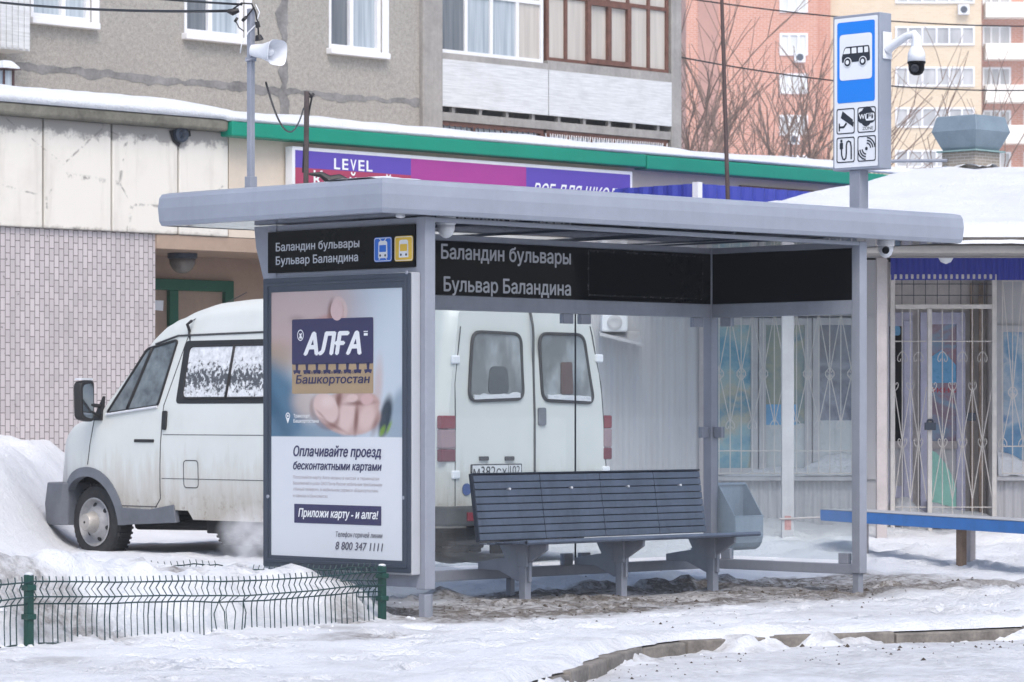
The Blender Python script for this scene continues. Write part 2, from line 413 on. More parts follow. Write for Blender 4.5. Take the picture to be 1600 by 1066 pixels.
# snow packed on the kerb top and heaped at its foot, laid along the kerb line
ks = []; acc = 0
for i in range(len(pts)-1):
    a = Vector(pts[i]); b = Vector(pts[i+1]); L = (b-a).length; m = max(1, int(L/.035)) if 13 < a.y < 23 else 1
    d = (b-a).normalized(); ks += [(a+d*L*j/m, Vector((-d.y, d.x)), acc+L*j/m) for j in range(m)]; acc += L
def kstrip(name, fn, nv):
    mb = MB(); cols = []
    for p, q, s_ in ks:
        for j in range(nv+1):
            o, z, c = fn(s_, j/nv); r_ = p+q*o; mb.v.append(cs(r_.x, r_.y, z)); cols.append(c)
    mb.f = [(i*(nv+1)+j, (i+1)*(nv+1)+j, (i+1)*(nv+1)+j+1, i*(nv+1)+j+1) for i in range(len(ks)-1) for j in range(nv)]
    return structure(mb.build(name, M_SNOW, smooth='all', cols=cols, fixn=False))
def ktop(s_, v):
    edge = .055+.08*fb(s_, 1, 1.5, 3)+.014*fb(s_, 2, 9, 2); o = edge+(.75-edge)*v
    h = .040+.035*max(0, fb(s_, o, 1.3, 3)+.25)+.012*fb(s_, o, 9, 2)
    return o, .008+h*sm(v*9)*(1-.6*sm((v-.4)/.6)), (.15*sm(fb(s_, o, 3, 3)*2), 0, 0)
def kfoot(s_, v):
    wd = .34+.22*fb(s_, 5, .8, 3); hh = max(.0, .05+.15*fb(s_, 7, 1.4, 3)+.06*fb(s_, 8, 6, 2)); o = .02-wd*v
    z = -.085+hh*(1-v)**1.6*(1+.5*fb(s_, v*2, 5, 2))+.012*fb(s_*1.0, o*3, 9, 2)-.02*v
    return o, min(z, .03), (.45*sm(fb(s_, v, 2.2, 3)*2.5), .5*v, 0)
kstrip('kerb_snow', ktop, 9); kstrip('roadside_snow', kfoot, 9)
def gw(x, y):
    X, Y = tocam(x, y); return gz(X, Y)
# ---------------------------------------------------------------- wall helper
def wallgrid(mb, pl, x0, x1, z0, z1, holes, depth):   # flat wall with rectangular openings and their reveals
    xs = sorted({x0, x1, *[h[0] for h in holes], *[h[1] for h in holes]}); zs = sorted({z0, z1, *[h[2] for h in holes], *[h[3] for h in holes]})
    for i in range(len(xs)-1):
        for j in range(len(zs)-1):
            cx = (xs[i]+xs[i+1])/2; cz = (zs[j]+zs[j+1])/2
            if any(h[0] < cx < h[1] and h[2] < cz < h[3] for h in holes): continue
            mb.flat(pl, [(xs[i], zs[j]), (xs[i+1], zs[j]), (xs[i+1], zs[j+1]), (xs[i], zs[j+1])], 0)
    for a, b, c, d in holes:
        for p, q in (((a, c), (b, c)), ((b, c), (b, d)), ((b, d), (a, d)), ((a, d), (a, c))):
            mb.add([pl.p(*p, 0), pl.p(*q, 0), pl.p(*q, -depth), pl.p(*p, -depth)], [(0, 1, 2, 3)])
    return mb
def frame(mb, pl, x0, x1, z0, z1, wd, o0, o1, mull=(), trans=()):
    mb.ring(pl, [(x0, z0), (x1, z0), (x1, z1), (x0, z1)], [(x0+wd, z0+wd), (x1-wd, z0+wd), (x1-wd, z1-wd), (x0+wd, z1-wd)], o0, o1)
    for m in mull: mb.slab(pl, [(m-wd*.5, z0+wd), (m+wd*.5, z0+wd), (m+wd*.5, z1-wd), (m-wd*.5, z1-wd)], o0, o1-.003)
    for m in trans: mb.slab(pl, [(x0+wd, m-wd*.5), (x1-wd, m-wd*.5), (x1-wd, m+wd*.5), (x0+wd, m+wd*.5)], o0, o1-.006)
    return mb
def curtain_mat(name, a, b, sc=(14, 14, .6)):
    t = NT(name); k = t.noise(1, 3, .5, t.co(sc))
    t.set(t.ramp(k, [(.3, a), (.7, b)]), .18, 0, .5); return t.m
M_CURT = curtain_mat('curtained_glass', (.26, .31, .36), (.46, .52, .57))
M_DARKPANE = curtain_mat('dark_window_glass', (.09, .105, .125), (.17, .19, .215))
M_BEIGEPANE = curtain_mat('beige_blind_glass', (.42, .39, .36), (.52, .49, .45))
M_UPVC = pm('white_window_frame', (.74, .75, .78), .4, 0, .05, 5)
M_BROWNWOOD = pm('brown_painted_wood', (.135, .062, .045), .6, 0, .3, 8)
# ---------------------------------------------------------------- apartment block behind the shop
YB = 22.0
blk = thing('apartment_block', 'grey beige pebbledash panel apartment block with white framed windows and glazed loggias', 'apartment block', (hy(350, 100, YB)[0], YB, 0))
PB = Pl((0, YB, 0), (1, 0, 0), (0, 0, 1))
def bx(px, py): return hy(px, py, YB)
t = NT('pebbledash')
n = t.noise(15, 6, .85); n2 = t.noise(.7, 4, .6); n3 = t.noise(75, 2, .5)
c = t.mix(t.ramp(t.math('ADD', t.math('MULTIPLY', n, .6), t.math('MULTIPLY', n3, .4)), [(.3, .0), (.7, 1.)]), (.155, .152, .146), (.53, .505, .465))
c = t.mix(t.ramp(n2, [(.4, 0.), (.8, .22)]), c, (.2, .19, .18)); t.set(c, .9, 0, .2); t.bump(n, .5, .02)
M_PEB = t.m
M_JOINT = pm('grey_joint_mortar', (.20, .198, .20), .9, 0, .42, 2.2, .5, 25)
M_CONC = pm('grey_concrete', (.30, .29, .28), .9, 0, .22, 2, .4, 25, streak=.4)
holes = []
wins = []
for (pl_, pr_, yb_) in ((48, 143, 33), (288, 382, 57), (514, 597, 79)):
    x0 = bx(pl_, yb_)[0]; x1 = bx(pr_, yb_)[0]; zb = bx((pl_+pr_)/2, yb_)[1]
    wins.append((x0, x1, zb))
zb = sum(w_[2] for w_ in wins)/3
WL = bx(-260, 0)[0]; WR = bx(1062, 0)[0]
for x0, x1, _ in wins:
    for k in (0, 1): holes.append((x0, x1, zb+2.8*k, zb+2.8*k+1.5))
LG0 = bx(686, 80)[0]; LG1 = bx(1046, 120)[0]
zl0 = 2.2
loghole = (LG0, LG1, zl0, 16.5)
mb = MB(); wallgrid(mb, PB, WL, WR, 0, 17.5, holes+[loghole], .16)
mb.box(WL, WR, YB+1.6, YB+9, 0, 17.45); mb.box(WL-.01, WL+.2, YB+.001, YB+1.62, 0, 17.4); mb.box(LG1+.02, WR+.003, YB+.004, YB+9.01, 0, 17.46)
mb.build('wall', M_PEB, blk)
mb = MB(); rj = random.Random(4)
def rag(mb, x0, x1, z, hw, horiz=True, off=.006):     # a raggedly smeared mortar joint
    nn = max(2, int(abs(x1-x0)/.06)); up = []; dn = []
    for i in range(nn+1):
        q = x0+(x1-x0)*i/nn; a = hw*max(.15, 1+1.1*fb(q, z, 4.5, 4)); b = hw*max(.15, 1+1.1*fb(q, z+9, 4.5, 4)); o = .018*fb(q, z, 2.0, 3)
        up.append((q, z+a+o) if horiz else (z+a, q)); dn.append((q, z-b+o) if horiz else (z-b, q))
    for i in range(nn): mb.flat(PB, [dn[i], dn[i+1], up[i+1], up[i]], off)
zj = bx(37, 103)[1]
zj2 = bx(520, 152)[1]
zjm = (zj+zj2)/2
for k in (0, 1): rag(mb, WL, LG0-.28, zjm+2.8*k, .05)
xj = bx(443, 100)[0]
rag(mb, 2.5, 17, xj, .075, False, .008); rag(mb, 2.5, 17, bx(-20, 60)[0], .07, False, .008)
mb.build('panel_joints', M_JOINT, blk)
mb = MB(); xa = bx(655, 100)[0]; mb.box(xa, LG0, YB-.09, YB+.3, 0, 17.3); mb.box(LG1, WR, YB-.05, YB, 0, 17.3)
mb.build('pilaster', M_CONC, blk, bevel=.02)
for i, (x0, x1, _) in enumerate(wins):
    for k in (0, 1):
        z0 = zb+2.8*k; z1 = z0+1.5; mm = x0+(x1-x0)*(.45 if i else .56)
        f = frame(MB(), PB, x0, x1, z0, z1, .075, -.13, -.03, (mm,)).build('window', M_UPVC, blk)
        MB().flat(PB, [(x0+.05, z0+.05), (mm, z0+.05), (mm, z1-.05), (x0+.05, z1-.05)], -.09).build('pane', M_CURT if i == 0 else M_DARKPANE, f)
        MB().flat(PB, [(mm, z0+.05), (x1-.05, z0+.05), (x1-.05, z1-.05), (mm, z1-.05)], -.088).build('pane', M_CURT, f)
        s_ = MB(); s_.slab(PB, [(x0-.05, z0-.09), (x1+.07, z0-.09), (x1+.07, z0), (x0-.05, z0)], -.03, .12)
        s_.build('sill', M_UPVC, f, bevel=.01)
        r_ = MB(); r_.slab(PB, [(x1, z0), (x1+.13, z0), (x1+.13, z1), (x1, z1)], 0, .012).build('reveal_trim', M_UPVC, f)
# loggias
LM = bx(853, 107)[0]
pz = [bx(684, 90)[1], bx(1042, 131)[1]]; zt = sum(pz)/2
pz = [bx(684, 166)[1], bx(1040, 197)[1]]; zq = sum(pz)/2
t = NT('white_ribbed_panel'); n = t.noise(1, 3, .6, t.co((3, 3, 50))); n2 = t.noise(2, 5, .7)
t.set(t.mix(t.ramp(n2, [(.5, 0.), (.8, .35)]), t.ramp(n, [(.35, (.50, .52, .54)), (.65, (.64, .66, .68))]), (.33, .32, .31)), .7); M_RIB = t.m
mb = MB()
for k in (0, 1, 2):
    z0 = zq+2.8*k; z1 = zt+2.8*k
    MB().box(LG0+.01, LM-.012, YB-.06, YB, z0, z1).build('balcony_panel', M_RIB, blk); MB().box(LM+.012, LG1-.01, YB-.06, YB, z0, z1).build('balcony_panel', M_RIB, blk)
mb = MB()
for k in (-1, 0, 1, 2):
    mb.box(LG0, LG1, YB-.03, YB+1.5, zq-.22+2.8*k, zq-.09+2.8*k)
    mb.box(LG0, LM, YB-.04, YB+.06, zt+2.8*k, zt+.10+2.8*k); mb.box(LM, LG1, YB-.045, YB+.06, zt+2.8*k-.005, zt+.15+2.8*k)
    for i in range(9):
        q = LG0+(LG1-LG0)*(i+.5)/9; mb.box(q-.03, q+.03, YB-.02, YB+.05, zq-.09+2.8*k, zq+2.8*k)
mb.build('slab', M_CONC, blk)
MB().box(LG0, LG1, YB+1.2, YB+1.5, zl0, 16.4).build('loggia_back_wall', M_PEB, blk)
for k in (0, 1):
    z0 = zt+.10+2.8*k; z1 = zq-.30+2.8*(k+1)
    xs = [LG0+(LM-LG0)*q for q in (0, .25, .485, .73, 1)]
    f = frame(MB(), PB, xs[0]+.01, xs[4]-.06, z0, z1, .06, -.06, 0, xs[1:4], (z0+.95,)).build('window', M_UPVC, blk)
    for i in range(4):
        MB().flat(PB, [(xs[i]+.04, z0+.04), (xs[i+1]-.03, z0+.04), (xs[i+1]-.03, z1-.04), (xs[i]+.04, z1-.04)], -.035).build('pane', (M_DARKPANE, M_CURT, M_CURT, M_BEIGEPANE)[i], f)
    xs = [LM+(LG1-LM)*q for q in (0, .16, .335, .5, .66, .83, 1)]
    z0 = zt+.15+2.8*k
    f = MB(); frame(f, PB, xs[0]+.01, xs[6]-.02, z0, z1, .06, -.06, 0, xs[1:6:2]+xs[2:6:2], (z0+1.05,))
    frame(f, PB, xs[2]-.04, xs[4]+.04, z0+.03, z0+1.05, .08, -.05, .03, (xs[3],))
    f = f.build('window', M_BROWNWOOD, blk)
    for i in range(6):
        MB().flat(PB, [(xs[i]+.02, z0+.04), (xs[i+1]-.02, z0+.04), (xs[i+1]-.02, z1-.04), (xs[i]+.02, z1-.04)], -.035).build('pane', M_BEIGEPANE, f)
z1 = zq-.225; z0 = z1-1.1
xs = [LG0+(LM-LG0)*q for q in (0, .32, .62, .93)]
f = frame(MB(), PB, xs[0]+.01, LM-.05, z0, z1, .07, -.06, 0, xs[1:3]).build('window', M_BROWNWOOD, blk)
for i in range(3): MB().flat(PB, [(xs[i]+.02, z0+.04), (xs[i+1]-.02, z0+.04), (xs[i+1]-.02, z1-.04), (xs[i]+.02, z1-.04)], -.035).build('pane', M_CURT, f)
g = MB()
for i in range(18):
    q = LG0+(LM-LG0)*(i+.5)/19; g.tube([PB.p(q-.12, z1-.06, .03), PB.p(q+.10, z0, .03)], .011, 5)
g.build('grille', M_DARKSTEEL, f)
xs = [LM+(LG1-LM)*q for q in (0, .18, .36, .54, .72, .97)]
f = frame(MB(), PB, xs[0]+.01, LG1-.03, z0, z1, .08, -.06, 0, xs[1:5]).build('window', M_BROWNWOOD, blk)
for i in range(5): MB().flat(PB, [(xs[i]+.02, z0+.04), (xs[i+1]-.02, z0+.04), (xs[i+1]-.02, z1-.04), (xs[i]+.02, z1-.04)], -.035).build('pane', M_CURT, f)
g = MB()
for i in range(26):
    q = LM+(LG1-LM)*(i+.5)/27; g.tube([PB.p(q-.09, z1-.06, .03), PB.p(q+.07, z0, .03)], .009, 5); g.tube([PB.p(q+.07, z1-.06, .035), PB.p(q-.09, z0, .035)], .009, 5)
g.build('grille', M_UPVC, f)
# ribbed balcony at the far left edge
q0 = bx(-120, 40)[0]; q1 = bx(12, 40)[0]; zq0 = bx(6, 84)[1]
mb = MB(); mb.box(q0, q1, YB-.5, YB, zq0, zq0+1.5)
for i in range(14): mb.box(q0+(q1-q0)*i/14, q0+(q1-q0)*(i+.7)/14, YB-.52, YB-.5, zq0+.02, zq0+1.5)
mb.build('side_balcony', M_RIB, blk)
# ---------------------------------------------------------------- shop annex in front of the block
YS = 13.6
shp = thing('shop_building', 'single storey shop with white panel parapet, green roof edge and grey tiled wall', 'shop building', (hy(200, 600, YS)[0], YS, 0))
PS = Pl((0, YS, 0), (1, 0, 0), (0, 0, 1))
def sx(px, py): return hy(px, py, YS)
XL = sx(-260, 400)[0]; XR = sx(1480, 400)[0]
zw = (sx(0, 352)[1]+sx(247, 366)[1])/2              # bottom of the white panels
zc = (sx(0, 176)[1]+sx(330, 209)[1])/2              # bottom of the cornice
zk = (sx(0, 159)[1]+sx(330, 189)[1])/2              # bottom of the roof snow
xd0 = sx(247, 450)[0]; xd1 = xd0+3.4
xg = sx(345, 200)[0]
# white panels
t = NT('stained_white_panel')
n = t.noise(1.1, 6, .65); n2 = t.noise(1, 5, .7, t.co((5, 5, .45))); n3 = t.noise(6, 4, .7)
c = t.mix(t.ramp(n, [(.52, 0.), (.8, .45)]), (.70, .675, .62), (.44, .41, .37))
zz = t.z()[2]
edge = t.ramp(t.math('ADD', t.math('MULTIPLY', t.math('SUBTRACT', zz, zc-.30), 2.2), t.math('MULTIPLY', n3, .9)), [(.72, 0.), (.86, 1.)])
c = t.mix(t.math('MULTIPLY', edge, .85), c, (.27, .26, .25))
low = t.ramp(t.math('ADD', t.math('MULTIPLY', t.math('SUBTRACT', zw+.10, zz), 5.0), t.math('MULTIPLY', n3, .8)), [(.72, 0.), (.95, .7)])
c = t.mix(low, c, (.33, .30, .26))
vo = t.n('TexVoronoi', feature='DISTANCE_TO_EDGE'); t.l(t.co((.55, .55, .8)), vo.inputs['Vector']); vo.inputs['Scale'].default_value = 1.3
crk = t.math('MULTIPLY', t.ramp(vo.outputs['Distance'], [(0., 1.), (.012, 0.)]), t.ramp(n3, [(.5, 0.), (.6, .8)])); c = t.mix(crk, c, (.17, .16, .15))
c = t.mix(t.math('MULTIPLY', t.ramp(n2, [(.5, 0.), (.75, 1.)]), .4), c, (.40, .37, .33)); c = t.mix(t.ramp(n3, [(.66, 0.), (.72, .3)]), c, (.34, .33, .32)); t.set(c, .85, 0, .2); t.bump(n3, .25, .01); M_PANEL = t.m
M_CREAM = pm('cream_render', (.62, .54, .45), .85, 0, .06, 2, .15, 20)
M_TAN = pm('tan_render', (.36, .265, .205), .85, 0, .10, 2, .2, 20)
mb = MB(); js = [XL, sx(-30, 250)[0], sx(68, 250)[0], sx(175, 250)[0], sx(279, 250)[0], sx(358, 250)[0]]
for a, b in zip(js, js[1:]): mb.box(a+.012, b-.012, YS, YS+.25, zw, zc)
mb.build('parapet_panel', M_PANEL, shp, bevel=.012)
mb = MB(); mb.box(XL, xd0, YS+.22, YS+.3, zw+.02, zc); mb.box(xd0, XR, YS+.24, YS+.3, zw+.02, zk); mb.build('panel_joint_back', M_JOINT, shp)
mb = MB(); mb.box(js[-1]+.01, XR, YS+.015, YS+.23, zw, zk); mb.build('cream_wall', M_CREAM, shp)
mb = MB(); mb.box(XL, xg, YS-.14, YS+.3, zc, zk); mb.build('cornice', pm('mossy_concrete', (.155, .15, .125), .95, 0, .45, 2.2, .6, 25), shp, bevel=.03)
# vertical tile wall
t = NT('vertical_tile'); br = t.n('TexBrick'); t.l(t.co((1, 1, 1), (0, R(90), R(0))), br.inputs[0])
sep = t.z(); cmb = t.n('CombineXYZ'); t.l(sep[2], cmb.inputs[0]); t.l(sep[0], cmb.inputs[1]); t.l(cmb.outputs[0], br.inputs[0])
br.inputs['Scale'].default_value = 1; br.inputs['Brick Width'].default_value = .135; br.inputs['Row Height'].default_value = .064
br.inputs['Mortar Size'].default_value = .0055; br.inputs['Mortar Smooth'].default_value = .2; br.offset = .5
br.inputs['Color1'].default_value = (.56, .51, .52, 1); br.inputs['Color2'].default_value = (.46, .42, .43, 1); br.inputs['Mortar'].default_value = (.17, .15, .15, 1)
c = t.mix(t.ramp(t.noise(.9, 5, .6), [(.4, 0.), (.75, .35)]), br.outputs[0], (.3, .28, .28)); c = t.mix(t.ramp(t.noise(7, 3, .6), [(.70, 0.), (.74, .7)]), c, (.12, .11, .11)); c = t.mix(t.ramp(t.noise(1, 4, .65, t.co((5, 5, .5))), [(.55, 0.), (.8, .3)]), c, (.26, .24, .24))
t.set(c, .6, 0, .35); t.bump(br.outputs[1], -.35, .01); M_TILE = t.m
mb = MB(); mb.box(XL, xd0, YS+.05, YS+.3, -.2, zw-.004); mb.build('tiled_wall', M_TILE, shp)
# recessed entrance
mb = MB(); mb.box(xd0-.3, xd0-.002, YS+.31, YS+1.3, 0, zw); mb.box(xd0-.3, xd1+.3, YS+1.3, YS+1.5, 0, zw+.2); mb.box(xd1, xd1+.3, YS+.06, YS+1.3, 0, zw-.003)
mb.box(xd0, xd1, YS+.02, YS+1.3, zw-.16, zw-.006); mb.build('entrance_wall', M_TAN, shp)
PD = Pl((0, YS+1.28, 0), (1, 0, 0), (0, 0, 1))
dz = hy(300, 437, YS+1.25)[1]; dx1 = hy(365, 450, YS+1.25)[0]; dx0 = xd0-.25
M_GREEN = pm('dark_green_frame', (.006, .085, .045), .45, 0, .1, 4)
mb = MB(); mid = (xd0+.55+dx1)/2
frame(mb, PD, xd0+.02, dx1, .2, dz, .13, -.05, .04, (mid-.1,))
d = mb.build('entrance_door', M_GREEN, shp, bevel=.008)
MB().flat(PD, [(xd0+.08, .25), (dx1-.08, .25), (dx1-.08, dz-.1), (xd0+.08, dz-.1)], -.02).build('pane', M_DARKPANE, d)
mb = MB(); mb.slab(PD, [(mid-.36, dz-.36), (mid-.23, dz-.37), (mid-.22, dz-.25), (mid-.35, dz-.25)], -.015, -.01); mb.build('paper_notice', M_WPLASTIC, d)
mb = MB(); mb.box(xd1+.3, XR, YS+.05, YS+.3, -.2, zw-.003); mb.build('plain_wall', M_CREAM, shp)
mb = MB(); mb.box(XL, XL+.3, YS+.31, YB-.1, 0, zk); mb.box(XR-.3, XR-.002, YS+.31, YB-.1, 0, zk); mb.box(XL, XR, YS+.31, YB-.1, zk-.1, zk-.02); mb.build('side_wall', M_CREAM, shp)
# green metal edge and roof snow
gt = (sx(345, 192)[1]+sx(1070, 248)[1])/2; gb = (sx(345, 215)[1]+sx(1070, 268)[1])/2
M_GRN = pm('green_sheet_metal', (.0, .235, .155), .42, 0, .06, 2)
mb = MB(); xm = sx(992, 250)[0]
mb.box(xg, xm-.004, YS-.20, YS+.3, gb, gt); mb.box(xm+.004, XR, YS-.215, YS+.3, gb-.02, gt-.01); mb.build('green_fascia', M_GRN, shp, bevel=.015)
st = (sx(0, 137)[1]+sx(386, 172)[1])/2; st2 = (sx(650, 200)[1]+sx(1070, 243)[1])/2
def snowedge(u, v):
    x = XL+(XR-XL)*u; k = sm((x-xg+.6)/1.2); top = st*(1-k)+st2*k; bot = (zk if x < xg-.05 else gt)+.002
    lim_ = 1 if x > xg-.05 else 0
    y = YS-(.16 if x < xg else .20); wob = .035*fb(x, 3, .9, 3)+.012*fb(x, 8, 4, 2)
    if v < .25: return Vector((x, y+.02+(v < .01)*.0-.03*math.sin(v*12)+wob*.5, bot+(top-bot)*v*2.6*.9))
    q = (v-.25)/.75
    return Vector((x, y+.02+.5*q**2*12, bot+(top-bot)*min(1, .585+.415*sm(q*5))+wob*.7+.3*q))
mb = MB().grid(snowedge, 260, 14); mb.build('roof_snow', M_CAP, shp, smooth='all')
mb = MB(); mb.box(sx(1155, 290)[0], sx(1278, 300)[0], YS-.03, YS+.01, sx(1200, 305)[1], sx(1200, 293)[1]); mb.build('dark_board', M_BROWNWOOD, shp)
# hole in the parapet with a broken vent
q = sx(274, 214); mb = MB(); P_ = Pl((0, YS-.012, 0), (1, 0, 0), (0, 0, 1))
mb.flat(P_, [(q[0]-.10, q[1]+.06), (q[0]+.02, q[1]+.09), (q[0]+.2, q[1]+.08), (q[0]+.21, q[1]+.02), (q[0]+.09, q[1]-.02), (q[0]+.04, q[1]-.11), (q[0]-.05, q[1]-.06)], .002)
mb.build('broken_vent_hole', M_BLACK, shp)
mb = MB(); mb.lathe((q[0]+.05, YS-.012, q[1]+.03), (0, -1, 0), [(.09, 0), (.09, .05), (.06, .06), (.03, .02)], 14); mb.build('vent_ring', M_DARKSTEEL, shp, smooth=True)
# entrance lamp
q = hy(285, 385, YS+.7); lx, lz = q
l = thing('wall_lamp', 'round bulkhead lamp hanging in the tan entrance recess above the green door', 'lamp', (lx, YS+.7, zw-.16))
MB().lathe((lx, YS+.7, zw-.165), (0, 0, -1), [(.17, 0), (.17, .05), (.15, .06)], 20).build('lamp_base', M_DARKSTEEL, l, smooth=True)
MB().lathe((lx, YS+.7, zw-.225), (0, 0, -1), [(.15, 0), (.145, .06), (.11, .12), (.06, .155), (.001, .165)], 20).build('lamp_glass', pm('dusty_lamp_glass', (.16, .15, .135), .2, 0, .2, 8), l, smooth='all')
# sign over the shop
XS0 = sx(445, 260)[0]; XS1 = sx(976, 280)[0]; zs1 = (sx(446, 230)[1]+sx(976, 269)[1])/2; zs0 = zs1-1.0
PG = Pl((0, YS-.13, 0), (1, 0, 0), (0, 0, 1))
sg = thing('shop_sign', 'long purple and magenta shop sign board lettered LEVEL on the shop parapet', 'shop sign', (XS0, YS-.01, zs0))
MB().box(XS0, XS1, YS-.13, YS-.012, zs0, zs1).build('frame', M_UPVC, sg)
M_VIO = pm('violet_print', srgb(88, 70, 166), .5, 0, .04, 4); M_MAG = pm('magenta_print', srgb(158, 58, 140), .5, 0, .04, 4); M_RED = pm('dark_red_print', srgb(160, 60, 90), .5, 0, .04, 4)
xa = sx(630, 260)[0]; xb = sx(810, 270)[0]; e = .04
zmid = sx(500, 266)[1]
MB().flat(PG, [(XS0+e, zmid), (xa, zmid), (xa, zs1-e), (XS0+e, zs1-e)], .003).build('violet_panel', M_VIO, sg)
MB().flat(PG, [(xb, zs0+e), (XS1-e, zs0+e), (XS1-e, zs1-e), (xb, zs1-e)], .003).build('violet_panel', M_VIO, sg)
MB().flat(PG, [(XS0+e, zs0+e), (xa, zs0+e), (xa, zmid), (XS0+e, zmid)], .003).build('red_panel', M_RED, sg)
MB().flat(PG, [(xa, zs0+e), (xb, zs0+e), (xb, zs1-e), (xa, zs1-e)], .003).build('magenta_panel', M_MAG, sg)
mb = MB(); a = sx(510, 263); b = sx(570, 263); hcap = sx(540, 247)[1]-sx(540, 264)[1]
for i, ch in enumerate('LEVEL'):
    q = a[0]+(b[0]-a[0])*i/4.75; mb.text(PG, q, a[1]-.015, ch, (b[0]-a[0])*.145, hcap, 0, .02, .006)
mb.build('lettering', M_WHITE, sg); mb = MB(); a = sx(478, 287); b = sx(600, 294); mb.text(PG, a[0], a[1]-.06, 'Китайский', b[0]-a[0], .2, 0, .01, .006)
mb.build('lettering', M_WHITE, sg); mb = MB(); a = sx(820, 300); b = sx(962, 306); mb.text(PG, a[0], a[1]-.08, 'ВСЕ ДЛЯ ШКОЛЫ', b[0]-a[0], .18, .3, .012, .006)
mb.build('lettering', M_WHITE, sg)
# blue corrugated porch in front of the shop
pc = hd(1088, 287, 40.5); M_BLUE = pm('blue_corrugated_sheet', srgb(52, 62, 158), .45, 0, .06, 3)
pr = thing('blue_porch', 'blue corrugated metal porch box against the shop front beyond the bus shelter roof', 'porch', (pc.x, pc.y, 0))
def corr(mb, p0, p1, z0, z1, pitch, amp, z1b=None):
    p0 = Vector(p0); p1 = Vector(p1); L = (p1-p0).length; d = (p1-p0)/L; nn = Vector((d.y, -d.x)); k = int(L/pitch)*4; prev = []
    for i in range(k+1):
        s_ = i*L/k; o = amp*(0, 1, 1, 0)[i % 4]; q = p0+d*s_+nn*o; zt_ = z1 if z1b is None else z1+(z1b-z1)*i/k
        prev.append(((q.x, q.y, z0), (q.x, q.y, zt_)))
    b_ = len(mb.v)
    mb.add([v for pr_ in prev for v in pr_], [(2*i, 2*i+2, 2*i+3, 2*i+1) for i in range(k)])
    return mb
mb = corr(MB(), (pc.x, pc.y), (pc.x+6, pc.y), .2, pc.z, .22, .03); corr(mb, (pc.x, YS-.01), (pc.x, pc.y), .2, pc.z, .22, .03)
mb.build('cladding', M_BLUE, pr); MB().box(pc.x+.04, pc.x+6, pc.y+.06, YS-.02, .2, pc.z-.03).build('body', M_BLUE, pr)
MB().box(pc.x-.05, pc.x+.03, pc.y-.07, pc.y+.02, .2, pc.z+.015).build('corner_trim', M_UPVC, pr)
# ---------------------------------------------------------------- far red and yellow blocks
def brick(name, a, b, m, sc):
    t = NT(name); br = t.n('TexBrick'); s_ = t.z(); cmb = t.n('CombineXYZ'); t.l(t.math('ADD', s_[0], s_[1]), cmb.inputs[0]); t.l(s_[2], cmb.inputs[1]); t.l(cmb.outputs[0], br.inputs[0])
    br.inputs['Scale'].default_value = sc; br.inputs['Color1'].default_value = a+(1,); br.inputs['Color2'].default_value = b+(1,); br.inputs['Mortar'].default_value = m+(1,)
    br.inputs['Brick Width'].default_value = .5; br.inputs['Row Height'].default_value = .16
    c = t.mix(t.ramp(t.noise(.12, 5, .7), [(.4, 0.), (.75, .25)]), br.outputs[0], tuple(x*.6 for x in a)); t.set(c, .9, 0, .2); return t.m
M_RBRICK = brick('hazed_red_brick', (.58, .255, .175), (.52, .215, .14), (.58, .45, .39), 1)  # red brick paled so its colour carries part of the distant haze
M_YBRICK = brick('hazed_yellow_brick', (.68, .55, .39), (.62, .49, .33), (.64, .57, .48), 1)  # yellow likewise lightened, distant haze put into the colour
M_FARWHITE = pm('white_parapet', (.80, .76, .70), .8, 0, .05, .5)
YF = 250.0
RZF = R(-45)
def far_pt(px, py): return ((px-800)/F*YF, CAM[2]+(HOR-py)/F*YF)
fo = cs(0, YF, 0)
PF = Pl((0, 0, 0), (1, 0, 0), (0, 0, 1))
def far_window(parent, px0, px1, y0, y1, mulls, mat, bar=.16):
    x0, z1 = far_pt(px0, y0); x1, z0 = far_pt(px1, y1)
    f = frame(MB(), PF, x0, x1, z0, z1, bar, -.1, .12, [x0+(x1-x0)*m for m in mulls]).build('window', M_UPVC, parent, local=True)
    MB().flat(PF, [(x0+.1, z0+.1), (x1-.1, z0+.1), (x1-.1, z1-.1), (x0+.1, z1-.1)], .02).build('pane', mat, f, local=True)
M_FARPANE = curtain_mat('far_window_glass', (.30, .31, .33), (.55, .56, .57), (.9, .9, .25))
M_FARBRIGHT = curtain_mat('far_blind_window', (.55, .57, .58), (.72, .73, .73), (.9, .9, .25))
redb = thing('red_brick_tower', 'tall red brick apartment tower far behind the shop roof', 'apartment tower', fo, RZF)
xa = far_pt(1072, 0)[0]; xb = far_pt(1300, 0)[0]; xm = far_pt(1278, 0)[0]
mb = MB(); mb.box(xa, xm, 0, 16, 0, 52); mb.box(xm, xb, 1.2, 16.2, 0, 52.2); mb.build('wall', M_RBRICK, redb, local=True)
mb = MB(); q = far_pt(1107, 0)[0]; mb.box(q-.75, q+.75, -.12, 0, 0, 51.8); mb.build('stair_strip', pm('dark_red_brick', (.42, .23, .185), .9, 0, .1, .4), redb, local=True)
rows = [(-74, -42), (-10, 20), (52, 87), (115, 147), (180, 212), (243, 275)]
for i, (a, b) in enumerate(rows):
    far_window(redb, 1218, 1262, a, b, (.34, .67), M_FARBRIGHT if i < 4 else M_FARPANE)
